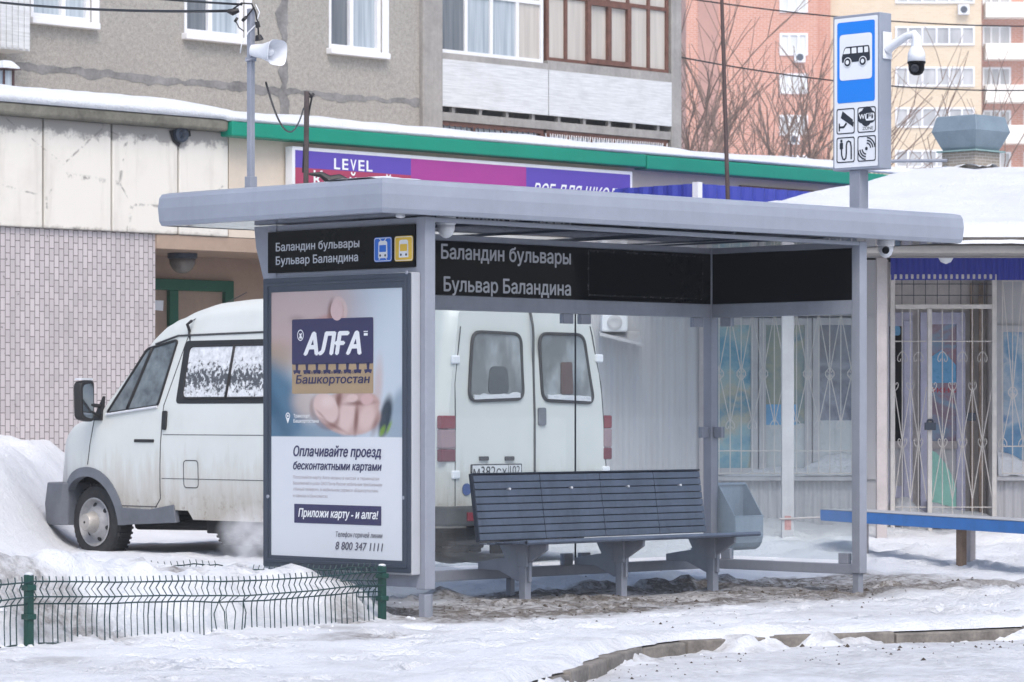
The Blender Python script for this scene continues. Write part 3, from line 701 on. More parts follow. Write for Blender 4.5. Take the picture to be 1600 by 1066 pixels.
for i, (cx, cy) in enumerate(((1249, 90), (1240, 218))):
    x, z = far_pt(cx, cy); p = fo+Vector((x*R2, -x*R2, 0))
    ac = thing('air_conditioner', ('white air conditioner below a bright window of the red brick tower', 'white air conditioner low on the red brick tower behind bare branches')[i], 'air conditioner', (p.x-.35*R2, p.y-.35*R2, z-.4), RZF, 'air conditioners on the far towers')
    MB().box(-.42, .42, -.2, .25, 0, .75).build('casing', M_WPLASTIC, ac, local=True, bevel=.03)
    MB().lathe((0, -.21, .37), (0, -1, 0), [(.27, 0), (.27, .02), (.2, .03), (.05, .02)], 14).build('fan_grille', M_DARKSTEEL, ac, local=True)
yelb = thing('yellow_brick_block', 'yellow brick apartment block with white strip windows and white balcony bands', 'apartment block', fo, RZF)
xc = far_pt(1540, 0)[0]; xe = far_pt(1720, 0)[0]
mb = MB(); mb.box(xb, xc, 2.2, 18, 0, 51); mb.build('wall', M_YBRICK, yelb, local=True)
mb = MB(); mb.box(xc, xe, 3.4, 18.1, 0, 50.8); mb.build('balcony_wall', M_RBRICK, yelb, local=True)
PF = Pl((0, 2.2, 0), (1, 0, 0), (0, 0, 1))
for a, b in ((-28, 0), (36, 66), (100, 131), (164, 196), (231, 259)):
    far_window(yelb, 1404, 1529, a, b, (.16, .34, .52, .68, .84), M_FARPANE, .14)
PF = Pl((0, 3.4, 0), (1, 0, 0), (0, 0, 1))
for a, b in ((-34, -4), (32, 63), (98, 128), (166, 192), (232, 258)):
    far_window(yelb, 1545, 1590, a, b+4, (.3, .6), M_FARPANE, .14); far_window(yelb, 1610, 1660, a, b+4, (.3, .6), M_FARPANE, .14)
mb = MB()
for a, b in ((-2, 32), (63, 98), (128, 166), (192, 231), (258, 296)):
    z1 = far_pt(1540, a)[1]; z0 = far_pt(1540, b)[1]; mb.box(xc+.3, xe, 2.0, 3.39, z0+.5, z1)
mb.build('balcony_band', M_FARWHITE, yelb, local=True)
x, z = far_pt(1511, 10); p = fo+Vector((x*R2, -x*R2, 0))+Vector((R2, R2, 0))*1.9
ac = thing('air_conditioner', 'white air conditioner high on the yellow brick block', 'air conditioner', (p.x, p.y, z-.4), RZF, 'air conditioners on the far towers')
MB().box(-.42, .42, -.2, .25, 0, .75).build('casing', M_WPLASTIC, ac, local=True, bevel=.03)
MB().lathe((0, -.21, .37), (0, -1, 0), [(.27, 0), (.27, .02), (.2, .03), (.05, .02)], 14).build('fan_grille', M_DARKSTEEL, ac, local=True)
# ---------------------------------------------------------------- bare trees
M_BARK = pm('grey_brown_bark', (.235, .165, .135), .9, 0, .3, 5)
def bare_tree(px, Y, h, seed, label, spread=.5, stems=3):
    b = cs((px-800)/F*Y, Y, 0); r = random.Random(seed)
    t = thing('bare_tree', label, 'tree', b, 0, 'leafless trees behind the shop')
    tr = MB(); cr = MB()
    def grow(mb, p, d, L, rad, lev):
        n_ = 4; pts = [p]; q = p.copy(); dd = d.copy()
        for i in range(n_):
            dd = (dd+Vector((r.uniform(-1, 1), r.uniform(-1, 1), r.uniform(-.2, .5)))*.16).normalized(); q = q+dd*L/n_; pts.append(q.copy())
        mb.tube(pts, [rad*(1-.45*i/n_) for i in range(n_+1)], 5 if lev < 2 else 3, cap=False)
        if lev >= 4 or rad < .004: return
        for i in range(r.choice((2, 3, 3)) + (1 if lev == 2 else 0)):
            k = r.randint(2, n_); a = (dd+Vector((r.uniform(-1, 1), r.uniform(-1, 1), r.uniform(-.1, .7)))*spread*1.5).normalized()
            grow(cr, pts[k], a, L*r.uniform(.58, .88), rad*.60*(1 if k < n_ else 1), lev+1)
    for s_ in range(stems):
        a = Vector((r.uniform(-.3, .3), r.uniform(-.3, .3), 1)).normalized()
        grow(tr, b+Vector((r.uniform(-.3, .3), r.uniform(-.3, .3), -.1)), a, h*.46, h*.0105, 0)
    tr.build('trunk', M_BARK, t, smooth='all', fixn=False); cr.build('crown', M_BARK, t, smooth='all', fixn=False)
bare_tree(1105, 78, 9.3, 11, 'leafless tree beside the corner of the grey apartment block', .55, 3)
bare_tree(1168, 84, 9.6, 23, 'broad leafless tree in front of the red brick tower windows', .6, 4)
bare_tree(1250, 88, 9.5, 37, 'leafless tree half hidden by the left side of the bus stop sign', .55, 4)
bare_tree(1418, 82, 8.2, 53, 'leafless tree to the right of the bus stop sign before the yellow block', .6, 3)
# ---------------------------------------------------------------- bus shelter  (x along the front, y towards the back)
LX, LY = 4.32, 1.485
ZT = 2.50; PWd = .075
sh = thing('bus_shelter', 'grey steel and glass bus shelter with flat roof and black stop name panels', 'bus shelter', (0, 0, 0))
def post(x0, x1, y0, y1, z0, z1): return MB().box(x0, x1, y0, y1, z0, z1).build('post', M_STEEL, sh, bevel=.005)
post(0, .085, 0, .085, .19, ZT); post(LX-.08, LX, 0, .075, .145, ZT)
post(0, .08, LY-.08, LY, .19, ZT); post(LX-.08, LX, LY-.08, LY, .145, ZT)
for x, y in ((.0, .012), (.055, .055), (LX-.075, .02), (LX-.07, LY-.07), (.01, LY-.07)):
    g = gw(x, y)
    MB().box(x+.005, x+.06, y, y+.055, g-.12, .16).build('foot', M_STEEL, sh, bevel=.003)
# beams
def beam(x0, x1, y0, y1, z0, z1): return MB().box(x0, x1, y0, y1, z0, z1).build('beam', M_STEEL, sh, bevel=.004)
beam(.081, LX-.081, LY-.072, LY-.004, .137, .209); beam(LX-.072, LX-.006, .076, LY-.081, .137, .209)
beam(.006, .075, .086, LY-.081, .20, .283)
beam(.081, LX-.081, LY-.075, LY-.003, 1.985, 2.085); beam(LX-.075, LX-.005, .076, LY-.081, 1.985, 2.085)
beam(.081, LX-.081, LY-.07, LY-.005, 2.455, 2.498); beam(LX-.07, LX-.007, .076, LY-.081, 2.455, 2.498); beam(.007, .07, .086, LY-.081, 2.455, 2.498)
beam(.086, LX-.081, .005, .07, 2.47, 2.497)
beam(.004, .076, .087, LY-.082, 2.135, 2.19)
post(LX/2-.02, LX/2+.02, LY-.09, LY-.04, gw(LX/2, LY)-.1, .136)
# gusset at the back left corner
P_ = Pl((.04, LY+.002, 0), (0, 1, 0), (0, 0, 1))
MB().slab(P_, [(0, 2.05), (.02, 2.05), (.13, 2.36), (.15, 2.498), (0, 2.498)], -.03, .03).build('gusset', M_STEEL, sh, bevel=.003)
# glass panes and clips
yg = LY-.035
gp = lambda x0, x1, y0, y1, z0, z1: MB().add([(x0, y0, z0), (x1, y1, z0), (x1, y1, z1), (x0, y0, z1)], [(0, 1, 2, 3)]).build('glass_pane', M_GLASS, sh)
xsplit = hy(899, 650, yg)[0]
gp(.12, xsplit-.004, yg, yg, .235, 1.99); gp(xsplit+.004, LX-.12, yg, yg, .235, 1.99)
xg_ = LX-.038; gp(xg_, xg_, .10, LY-.10, .235, 1.99)
MB().box(xsplit-.004, xsplit+.004, yg-.005, yg+.005, .235, 1.985).box(.085, .115, yg-.012, yg+.012, .215, 1.98).build('gasket', M_GASKET, sh)
def clip(x0, x1, y0, y1, z0, z1): return MB().box(x0, x1, y0, y1, z0, z1).build('glass_clip', M_STEEL, sh, bevel=.004)
for x in (.22, xsplit-.09, xsplit+.09, LX-.19):
    clip(x-.05, x+.05, yg-.022, yg+.022, 1.915, 1.984); clip(x-.045, x+.045, yg-.022, yg+.022, .21, .29)
for y in (LY-.2, .17):
    clip(xg_-.022, xg_+.022, y-.05, y+.05, 1.92, 1.984) if y > .5 else None; clip(xg_-.022, xg_+.022, y-.045, y+.045, .21, .285)
clip(LX-.15, LX-.075, yg-.02, yg+.02, 1.10, 1.18); clip(xg_-.02, xg_+.02, LY-.16, LY-.085, 1.10, 1.18)
# roof
RX0, RX1, RY0, RY1 = -.457, 5.306, -.10, 2.043
prof = [(.03, 2.499), (.012, 2.503), (.002, 2.53), (-.004, 2.615), (.002, 2.68), (.014, 2.706), (.05, 2.716)]
mb = MB(); rings = []
for o, z in prof:
    rings.append([(RX0+o, RY0+o, z), (RX1-o, RY0+o, z+.018*1), (RX1-o, RY1-o, z+.018), (RX0+o, RY1-o, z)])
for a, b in zip(rings, rings[1:]):
    k = len(mb.v); mb.add(a+b, [(i, (i+1) % 4, 4+(i+1) % 4, 4+i) for i in range(4)])
mb.add(rings[-1], [(0, 1, 2, 3)]); rf = mb.build('roof', M_STEEL2, sh, smooth=True)
mb = MB(); o = .045
mb.add([(RX0+o, RY0+o, 2.502), (RX1-o, RY0+o, 2.520), (RX1-o, RY1-o, 2.520), (RX0+o, RY1-o, 2.502)], [(3, 2, 1, 0)])
mb.build('ceiling', pm('polished_dark_ceiling', (.035, .048, .07), .06, .0, .06, 2, spec=.3), rf)
mb = MB()
for x in (.95, 1.9, 2.85, 3.8): mb.box(x-.008, x+.008, RY0+.06, RY1-.06, 2.500, 2.512)
mb.build('ceiling_rib', M_DARKSTEEL, rf)
def snowrim(u, v):
    x = RX0+.03+(RX1-RX0-.06)*u; h = max(0, .012+.03*fb(x, 2, 1.6, 3)+.008*fb(x, 1, 9, 2))*(1-.8*sm((x-2.2)/2))
    y = RY0+.03+.5*v; return Vector((x, y, 2.70+.018*u+h*min(1, v*6)-.004+.008*min(1, v*4)))
MB().grid(snowrim, 240, 10).build('roof_snow', M_CAP, rf, smooth='all')
def snowside(u, v):
    y = RY0+.05+(RY1-RY0-.1)*u; h = max(-.02, .004+.03*fb(y, 7, 2.3, 3)); x = RX0+.02+.5*v
    return Vector((x, y, 2.693+h*min(1, v*6)))
MB().grid(snowside, 120, 10).build('roof_snow', M_CAP, rf, smooth='all')
# black name panels
nm1 = 'Баландин бульвары'; nm2 = 'Бульвар Баландина'
yb = LY-.078; PN = Pl((0, yb, 0), (1, 0, 0), (0, 0, 1))
def bpt(px, py): return hy(px, py, yb)
pb = MB().box(.09, LX-.085, yb, LY-.01, 2.086, 2.454).build('name_panel', M_GLOSSBLK, sh)
M_SIGNW = pm('light_grey_lettering', (.50, .52, .56), .5, 0, .03, 5)
mb = MB()
a = bpt(689, 405); b = bpt(891, 412); hc = bpt(700, 381)[1]-bpt(700, 403)[1]; mb.text(PN, a[0], (a[1]+b[1])/2, nm1, b[0]-a[0], hc, 0, .022, .004); mb.build('stop_name', M_SIGNW, pb); mb = MB()
a = bpt(693, 457); b = bpt(891, 462); mb.text(PN, a[0], (a[1]+b[1])/2+.005, nm2, b[0]-a[0], hc, 0, .022, .004)
mb.build('stop_name', M_SIGNW, pb)
mb = MB(); a = bpt(918, 400); b = bpt(1098, 462); za, zb_ = 2.44, 2.115
mb.ring(PN, [(a[0], zb_), (b[0], zb_), (b[0], za), (a[0], za)], [(a[0]+.012, zb_+.012), (b[0]-.012, zb_+.012), (b[0]-.012, za-.012), (a[0]+.012, za-.012)], .001, .006)
mb.build('display_frame', pm('black_display_frame', (.012, .013, .016), .25, 0, .05, 4), pb)
MB().box(LX-.071, LX-.01, .08, LY-.085, 2.086, 2.454).build('name_panel', M_GLOSSBLK, sh)
# left end: name panel, pictograms
xf = -.012; PE = Pl((xf, 0, 0), (0, -1, 0), (0, 0, 1))      # 2-D x axis = -y
def ept(px, py): q = hx(px, py, xf); return (-q[0], q[1])
pe = MB().box(xf, .03, .088, LY-.012, 2.19, 2.455).build('name_panel', M_GLOSSBLK, sh)
mb = MB(); a = ept(432, 391); b = ept(562, 388); hc = ept(440, 379)[1]-ept(440, 391.5)[1]
mb.text(PE, a[0], (a[1]+b[1])/2, nm1, b[0]-a[0], hc, 0, .022, .004); mb.build('stop_name', M_SIGNW, pe); mb = MB()
a = ept(432, 412); b = ept(560, 410); mb.text(PE, a[0], (a[1]+b[1])/2, nm2, b[0]-a[0], hc, 0, .022, .004); mb.build('stop_name', M_SIGNW, pe)
M_PBLUE = pm('sign_blue', srgb(30, 105, 205), .45, 0, .03, 3); M_PYEL = pm('sign_yellow', srgb(226, 186, 60), .45, 0, .03, 3)
for (pa, pb_, mcol, kind) in ((585, 613, M_PBLUE, 0), (617, 646, M_PYEL, 1)):
    a = ept(pa, 410-kind*1); b = ept(pb_, 370-kind*2); w_, h_ = b[0]-a[0], b[1]-a[1]
    q = MB().flat(PE, rrect(a[0], a[1], b[0], b[1], .02), .003).build('pictogram', mcol, pe)
    mb = MB(); mb.ring(PE, rrect(a[0]+.004, a[1]+.004, b[0]-.004, b[1]-.004, .017), rrect(a[0]+.008, a[1]+.008, b[0]-.008, b[1]-.008, .014), .0045)
    X = lambda t: a[0]+w_*t
    Z = lambda t: a[1]+h_*t
    mb.flat(PE, rpoly([(X(.24), Z(.15)), (X(.76), Z(.15)), (X(.74), Z(.80)), (X(.66), Z(.85)), (X(.34), Z(.85)), (X(.26), Z(.80))], .006), .0045)
    if kind == 0:
        mb.ribbon(PE, [(X(.30), Z(.96)), (X(.42), Z(.84))], .006, .0045); mb.ribbon(PE, [(X(.70), Z(.96)), (X(.58), Z(.84))], .006, .0045)
        mb.ribbon(PE, [(X(.28), Z(.08)), (X(.34), Z(.16))], .006, .0045); mb.ribbon(PE, [(X(.72), Z(.08)), (X(.66), Z(.16))], .006, .0045)
    mb.build('white_symbol', M_WHITE, pe)
    MB().flat(PE, rrect(X(.31), Z(.40), X(.69), Z(.68), .005), .006).build('symbol_window', mcol, pe)
    mb = MB(); mb.flat(PE, circ(X(.36), Z(.26), .008, n=12), .006).flat(PE, circ(X(.64), Z(.26), .008, n=12), .006); mb.build('symbol_lamp', M_GASKET, pe)
# small details on the end frame and the ceiling
MB().tube([(.02, LY+.04, 2.46), (.015, LY+.06, 2.40), (.02, LY+.02, 2.33), (.02, LY+.03, 2.25)], .005, 5).build('loose_cable', M_CABLE, sh)
for (px, py, x, y, lab) in ((697, 345, None, .22, 'white dome camera under the shelter roof next to the left front post'), (1384, 380, None, .12, 'white dome camera with dark lens under the shelter roof by the right front post')):
    d = ray(px, py); tt = (y-CAM[1])/d[1]; xx = CAM[0]+tt*d[0]
    c_ = thing('dome_camera', lab, 'camera', (xx, y, 2.50))
    zc_ = 2.503+.018*(xx+.45)/5.7
    MB().lathe((xx, y, zc_), (0, 0, -1), [(.062, 0), (.062, .03), (.058, .035)], 20).build('mount', M_WPLASTIC, c_, smooth=True)
    MB().lathe((xx, y, zc_-.03), (0, 0, -1), [(.056, 0), (.054, .035), (.04, .07), (.02, .085), (.001, .09)], 20).build('dome', M_WPLASTIC, c_, smooth='all')
    if px > 1000: MB().lathe((xx-.035, y-.03, zc_-.062), Vector((-1, -.6, -.45)), [(.026, 0), (.026, .022), (.012, .024)], 16).build('lens', M_GLOSSBLK, c_, smooth=True)
q = hd(631, 335, 20.4)
sp = thing('ceiling_spotlight', 'small round white ceiling light beside the left front shelter post', 'ceiling light', (.02, .14, 2.49))
MB().lathe((-.10, .12, 2.5035), (0, 0, -1), [(.03, 0), (.03, .008), (.022, .012)], 16).build('lamp_ring', M_WPLASTIC, sp, smooth=True)
MB().lathe((-.10, .12, 2.4915), (0, 0, -1), [(.021, 0), (.001, .003)], 16).build('lamp_face', M_WHITE, sp)
# ---------------------------------------------------------------- advertising light box on the left end
XA = -.085; PA = Pl((XA, 0, 0), (0, -1, 0), (0, 0, 1))
def apt(px, py): q = hx(px, py, XA); return (-q[0], q[1])
L0 = (apt(411, 440)[0]); L1 = apt(641, 425)[0]; Z0 = (apt(412, 884)[1]+apt(640, 897)[1])/2; Z1 = (apt(411, 438)[1]+apt(640, 424)[1])/2
ad = thing('advert_light_box', 'tall dark framed poster case with a travel card advert on the shelter end', 'advertising panel', (-.03, -(L0+L1)/2, Z0))
MB().box(XA+.012, -.001, -L1-.002, -L0+.002, Z0-.012, Z1+.004).build('case', pm('pale_case_side', (.40, .42, .46), .4, 0, .04, 5), ad, bevel=.006)
mb = MB(); fw_ = .075
mb.ring(PA, rrect(L0, Z0, L1, Z1, .012), rrect(L0+fw_, Z0+fw_, L1-fw_, Z1-fw_-.015, .006), -.01, .0)
mb.ring(PA, rrect(L0+.03, Z0+.03, L1-.03, Z1-.03, .01), rrect(L0+.05, Z0+.05, L1-.05, Z1-.05, .01), -.005, .006)
mb.build('frame', M_DARKSTEEL, ad, bevel=.003)
mb = MB()
for px, py in ((636, 426), (631, 778), (419, 776)):
    q = apt(px, py); mb.lathe(PA.p(q[0], q[1], 0), (-1, 0, 0), [(.012, 0), (.012, .006), (.006, .008)], 12)
mb.build('lock', M_STEEL, ad, smooth=True)
PO = Pl((XA+.006, 0, 0), (0, -1, 0), (0, 0, 1))
P0 = L0+fw_-.002; P1 = L1-fw_+.002; Q0 = Z0+fw_-.002; Q1 = Z1-fw_-.013
PWI, PHI = P1-P0, Q1-Q0
def gs(x, y, cx, cy, rx, ry, ang=0, soft=.15):
    a = R(ang); dx = x-cx; dy = y-cy; u = dx*math.cos(a)+dy*math.sin(a); v = -dx*math.sin(a)+dy*math.cos(a)
    d = math.hypot(u/rx, v/ry); return sm((1+soft-d)/(2*soft))
ASP = 2.19
def poster(s, t):      # s across, t*ASP down, in poster widths
    y = t*ASP; T = .548*ASP
    if y > T: return (.62, .655, .70)
    c = lerp((.44, .53, .63), (.58, .66, .73), sm(1.2-s-y*.2)); c = lerp(c, (.62, .69, .76), sm((s-.55)/.3)*.8)
    c = lerp(c, (.56, .44, .43), gs(s, y, .12, .18, .52, .42, 0, .45)); c = lerp(c, (.62, .50, .49), gs(s, y, .3, .06, .25, .2, 0, .6)*.7)
    c = lerp(c, (.50, .27, .25), gs(s, y, .43, .235, .12, .03, -15, .8)*.7); c = lerp(c, (.33, .26, .25), gs(s, y, .2, .23, .05, .03, 0, .9)*.5)
    c = lerp(c, (.42, .32, .22), gs(s, y, .02, .56, .16, .14, 0, .7)*.7)
    c = lerp(c, (.125, .22, .32), gs(s, y, -.02, .98, .30, .44, -24, .3)); c = lerp(c, (.06, .12, .19), gs(s, y, .02, .95, .05, .35, -24, .9)*.6)
    c = lerp(c, (.22, .31, .40), gs(s, y, .38, 1.22, .25, .14, -25, .4)*.8)
    c = lerp(c, (.62, .52, .48), gs(s, y, .27, .92, .10, .14, -10, .6)*.8)
    # cuff and sleeve
    c = lerp(c, (.34, .42, .50), gs(s, y, .98, 1.08, .10, .28, 8, .25)); c = lerp(c, (.02, .03, .045), gs(s, y, .872, 1.04, .042, .17, 10, .35)*.9)
    c = lerp(c, (.24, .40, .06), min(1, gs(s, y, .850, 1.15, .016, .045, 20, .6)*.8+gs(s, y, .90, 1.12, .010, .05, 20, .6)*.8))
    # hand holding the card
    sk = (.56, .40, .37); skl = (.72, .56, .53); skd = (.22, .11, .095)
    c = lerp(c, (.60, .47, .45), gs(s, y, .82, .78, .03, .20, 3, .7)*.7)
    c = lerp(c, sk, gs(s, y, .60, 1.01, .235, .175, 8, .07)); c = lerp(c, sk, gs(s, y, .66, .93, .17, .12, 0, .1))
    c = lerp(c, skl, gs(s, y, .585, 1.02, .055, .15, 8, .35)); c = lerp(c, skl, gs(s, y, .735, 1.04, .055, .11, 12, .4)*.9)
    c = lerp(c, skd, gs(s, y, .52, .90, .022, .075, 12, .8)*.85); c = lerp(c, skd, gs(s, y, .655, 1.06, .014, .11, 4, .8)*.85); c = lerp(c, skd, gs(s, y, .80, 1.10, .02, .08, 16, .9)*.6)
    c = lerp(c, skd, gs(s, y, .415, .995, .108, .155, -20, .12)*.45)
    c = lerp(c, skl, gs(s, y, .425, .965, .090, .132, -20, .12)); c = lerp(c, (.80, .66, .63), gs(s, y, .44, .91, .05, .05, -20, .6)*.8)
    c = lerp(c, skd, gs(s, y, .47, 1.10, .10, .012, 30, .9)*.6); c = lerp(c, skd, gs(s, y, .39, 1.02, .05, .008, 48, .9)*.45)
    c = lerp(c, skd, gs(s, y, .68, .925, .10, .018, -4, .8)*.7)
    c = lerp(c, skl, gs(s, y, .625, .885, .042, .032, -12, .2)); c = lerp(c, (.66, .46, .45), gs(s, y, .735, .895, .045, .048, 20, .25))
    # finger over the top edge
    c = lerp(c, skd, gs(s, y, .47, .17, .030, .09, 5, .5)*.75)
    c = lerp(c, skl, gs(s, y, .53, .16, .058, .105, -8, .12)); c = lerp(c, (.66, .44, .43), gs(s, y, .535, .235, .04, .03, 0, .6)*.7)
    # card
    return tuple(max(0, .9*v-.045) for v in c)
NU, NV = 110, 240
mb = MB(); cols = []
for j in range(NV+1):
    for i in range(NU+1):
        mb.v.append(PO.p(P0+PWI*i/NU, Q1-PHI*j/NV)); cols.append(poster(i/NU, j/NV))
mb.f = [(j*(NU+1)+i, (j+1)*(NU+1)+i, (j+1)*(NU+1)+i+1, j*(NU+1)+i+1) for j in range(NV) for i in range(NU)]
t = NT('printed_poster'); t.set(t.attr('paint'), .35, 0, .3); M_PRINT = t.m
po = mb.build('poster', M_PRINT, ad, cols=cols, fixn=False)
def pp(s, y): return (P0+PWI*s, Q1-PWI*y)             # poster widths -> plane
def psl(px, py):                                      # picture px of the poster -> poster coords
    q = apt(px, py); return ((q[0]-P0)/PWI, (Q1-q[1])/PWI)
M_NAVY = pm('navy_print', (.022, .019, .085), .4, 0, .05, 4); M_TANP = pm('gold_print', (.36, .26, .15), .4, 0, .05, 4)
c0 = psl(455, 501); c1 = psl(583, 494); c2 = psl(582, 613); c3 = psl(456, 617); m0 = psl(455, 571); m1 = psl(583, 567)
cardL = (c0[0]+c3[0])/2; cardR = (c1[0]+c2[0])/2; ct = (c0[1]+c1[1])/2; cb = (c2[1]+c3[1])/2; cm_ = (m0[1]+m1[1])/2
mb = MB(); mb.flat(PO, rpoly([pp(cardL, cb), pp(cardR, cb), pp(cardR, ct), pp(cardL, ct)], .012), .0012); mb.build('card_gold', M_TANP, po)
mb = MB(); top = rpoly([pp(cardL, cm_), pp(cardR, cm_), pp(cardR, ct), pp(cardL, ct)], .012); mb.flat(PO, top, .0024)
nk = 8; wd = (cardR-cardL)/nk
for i in range(nk):
    s_ = cardL+wd*(i+.5); mb.flat(PO, [pp(s_-.012, cm_-.005), pp(s_-.008, cm_+.028), pp(s_-.03, cm_+.03), pp(s_-.022, cm_+.05), pp(s_, cm_+.042), pp(s_+.022, cm_+.05), pp(s_+.03, cm_+.03), pp(s_+.008, cm_+.028), pp(s_+.012, cm_-.005)][::-1], .0024)
mb.build('card_navy', M_NAVY, po)
# finger tip over the card
mb = MB(); mb.flat(PO, [pp(*psl(526+10*math.cos(R(a)), 485+16*math.sin(R(a)))) for a in range(0, 360, 15)][::-1], .0036); mb.build('fingertip', pm('printed_skin', (.60, .43, .42), .4, 0, .04, 20), po)
def ptxt(mb, px0, py0, px1, py1, cap, txt, shear=0., bold=0., off=.0036):
    a = psl(px0, py0); b = psl(px1, py1); W = (b[0]-a[0])*PWI; q = pp(a[0], (a[1]+b[1])/2); H = cap/ (5200/20.7)
    mb.text(PO, q[0], q[1], txt, W, H, shear, bold, off)
mb = MB()
ptxt(mb, 475, 556, 563, 551, 34, 'АЛҒА', .22, .045)
qx, qy = psl(469, 524); c_ = pp(qx, qy)
mb.ring(PO, circ(c_[0], c_[1], .031, .036, 20), circ(c_[0], c_[1], .025, .030, 20), .0036); mb.flat(PO, [(c_[0]-.016, c_[1]-.02), (c_[0]+.018, c_[1]-.022), (c_[0]+.008, c_[1]-.002), (c_[0]+.014, c_[1]+.016), (c_[0]-.002, c_[1]+.008), (c_[0]-.014, c_[1]+.014), (c_[0]-.006, c_[1]-.004)], .0036)
qx, qy = psl(571, 521); c_ = pp(qx, qy); mb.ribbon(PO, [(c_[0]-.02, c_[1]+.012), (c_[0]+.02, c_[1]+.012)], .006, .0036).ribbon(PO, [(c_[0]-.018, c_[1]-.006), (c_[0]+.018, c_[1]-.006)], .016, .0036)
qx, qy = psl(449, 650); c_ = pp(qx, qy)
mb.ring(PO, circ(c_[0], c_[1], .022, n=16), circ(c_[0], c_[1], .015, n=16), .002); mb.flat(PO, circ(c_[0], c_[1], .008, n=10), .002).flat(PO, [(c_[0]-.016, c_[1]-.016), (c_[0], c_[1]-.05), (c_[0]+.016, c_[1]-.016), (c_[0], c_[1]-.024)], .002)
ptxt(mb, 458, 653, 483, 652, 5.5, 'Транспорт', 0, .02, .002); ptxt(mb, 458, 661, 497, 660, 5.5, 'Башкортостана', 0, .02, .002)
mb.build('white_print', M_WHITE, po)
mb = MB()
ptxt(mb, 462, 601, 576, 597, 13, 'Башкортостан', .18, .022); ptxt(mb, 474, 586, 562, 582, 5, 'Единая транспортная карта Республики', .2, .0)
ptxt(mb, 457, 715, 594, 712, 16, 'Оплачивайте проезд', .2, .03, .002); ptxt(mb, 457, 735.5, 594, 733.5, 12.5, 'бесконтактными картами', .2, .03, .002)
a = psl(459, 818); b = psl(595, 789); d_ = psl(459, 791)
mb.flat(PO, [pp(a[0], a[1]-.004), pp(b[0], a[1]-.004), pp(b[0], d_[1]-.012), pp(a[0], d_[1]-.012)], .002)
mb.build('navy_print', M_NAVY, po)
mb = MB(); ptxt(mb, 466, 810, 589, 808.5, 13, 'Приложи карту - и алга!', .2, .03, .004); mb.build('button_lettering', M_WHITE, po)
mb = MB(); ptxt(mb, 523, 840, 596, 840, 8, 'Телефон горячей линии', .2, .012, .002); ptxt(mb, 523, 860, 596, 860, 12.5, '8 800 347 1111', .2, .024, .002)
mb.build('phone_lettering', pm('dark_grey_print', (.10, .10, .14), .5, 0, .05, 5), po)
mb = MB()
for k, (tx, e) in enumerate((('Пополняйте карту Алга можно в кассах и терминалах', 592), ('Башкомснаб и узлах ОАО Почта России мобильным приложением', 596), ('«Умный телефон», в мобильном сервисе «Башкортостан»', 590), ('и офисах и банкоматах.', 512))):
    ptxt(mb, 457, 750+k*9.4, e, 748.5+k*9.4, 5, tx, .15, .0, .002)
mb.build('small_print', pm('faint_print', (.40, .34, .36), .5, 0, .05, 5), po)
MB().flat(PA, [(L0+fw_, Z0+fw_), (L1-fw_, Z0+fw_), (L1-fw_, Z1-fw_-.015), (L0+fw_, Z1-fw_-.015)], -.0005).build('cover_glass', glass_mat('poster_glass', .006, .5), ad)
# ---------------------------------------------------------------- bench in the shelter
M_BENCH = pm('blue_grey_bench_slats', (.105, .132, .185), .36, .1, .16, 4, .03, 80, streak=.5)
bn = thing('slatted_bench', 'dark blue grey slatted bench with leaning backrest inside the bus shelter', 'bench', (2.8, .95, 0))
bu0, bu1 = 1.60, 3.97
mb = MB()
ys = [.70+.078*i for i in range(6)]
for i, y in enumerate(ys):
    mb.box(bu0+.02*(5-i)*.0, bu1, y, y+.073, .405-.012*(i > 3), .43-.010*i*.6)
st_ = mb.build('seat', M_BENCH, bn, bevel=.006)
mb = MB(); mb.tube([(bu0, .705, .417), (bu1, .705, .417)], .017, 8); mb.build('seat_edge', M_BENCH, st_, smooth=True)
b0 = Vector((0, 1.145, .418)); b1 = Vector((0, 1.215, .862)); dv = (b1-b0); nl = 9
PBk = Pl((0, b0.y, b0.z), (1, 0, 0), dv)
mb = MB(); bu2 = bu1-.09; bounds = [bu0-.02, bu0+.62, bu0+1.22, bu0+1.78, bu2]
for i in range(nl):
    a = i/nl; b = a+.90/nl
    for x0, x1 in zip(bounds, bounds[1:]): mb.slab(PBk, [(x0+.002, a), (x1-.002, a), (x1-.002, b), (x0+.002, b)], 0, .018)
bk = mb.build('backrest', M_BENCH, bn, bevel=.004)
mb = MB(); mb.slab(PBk, [(bu0-.02, 1.0), (bu2, 1.0), (bu2, 1.025), (bu0-.02, 1.025)], -.01, .022); mb.slab(PBk, [(bu0-.034, -.02), (bu0-.021, -.02), (bu0-.021, 1.02), (bu0-.034, 1.02)], -.012, .02)
mb.slab(PBk, [(bu0-.02, .0), (bu2, .0), (bu2, 1.0), (bu0-.02, 1.0)], -.012, -.003)
mb.build('back_frame', pm('black_blue_steel', (.028, .036, .055), .35, .1, .08, 5), bk, bevel=.003)
mb = MB()
for x in (bu0+.31, bu0+.92, bu0+1.5, bu0+2.05): mb.lathe(PBk.p(x, .77, .0), PBk.n*1, [(.009, 0), (.009, .028), (.004, .031)], 10).lathe(PBk.p(x, .77, .0), -PBk.n, [(.009, 0), (.009, .028), (.004, .031)], 10)
mb.build('rivet', M_WPLASTIC, bk, smooth=True)
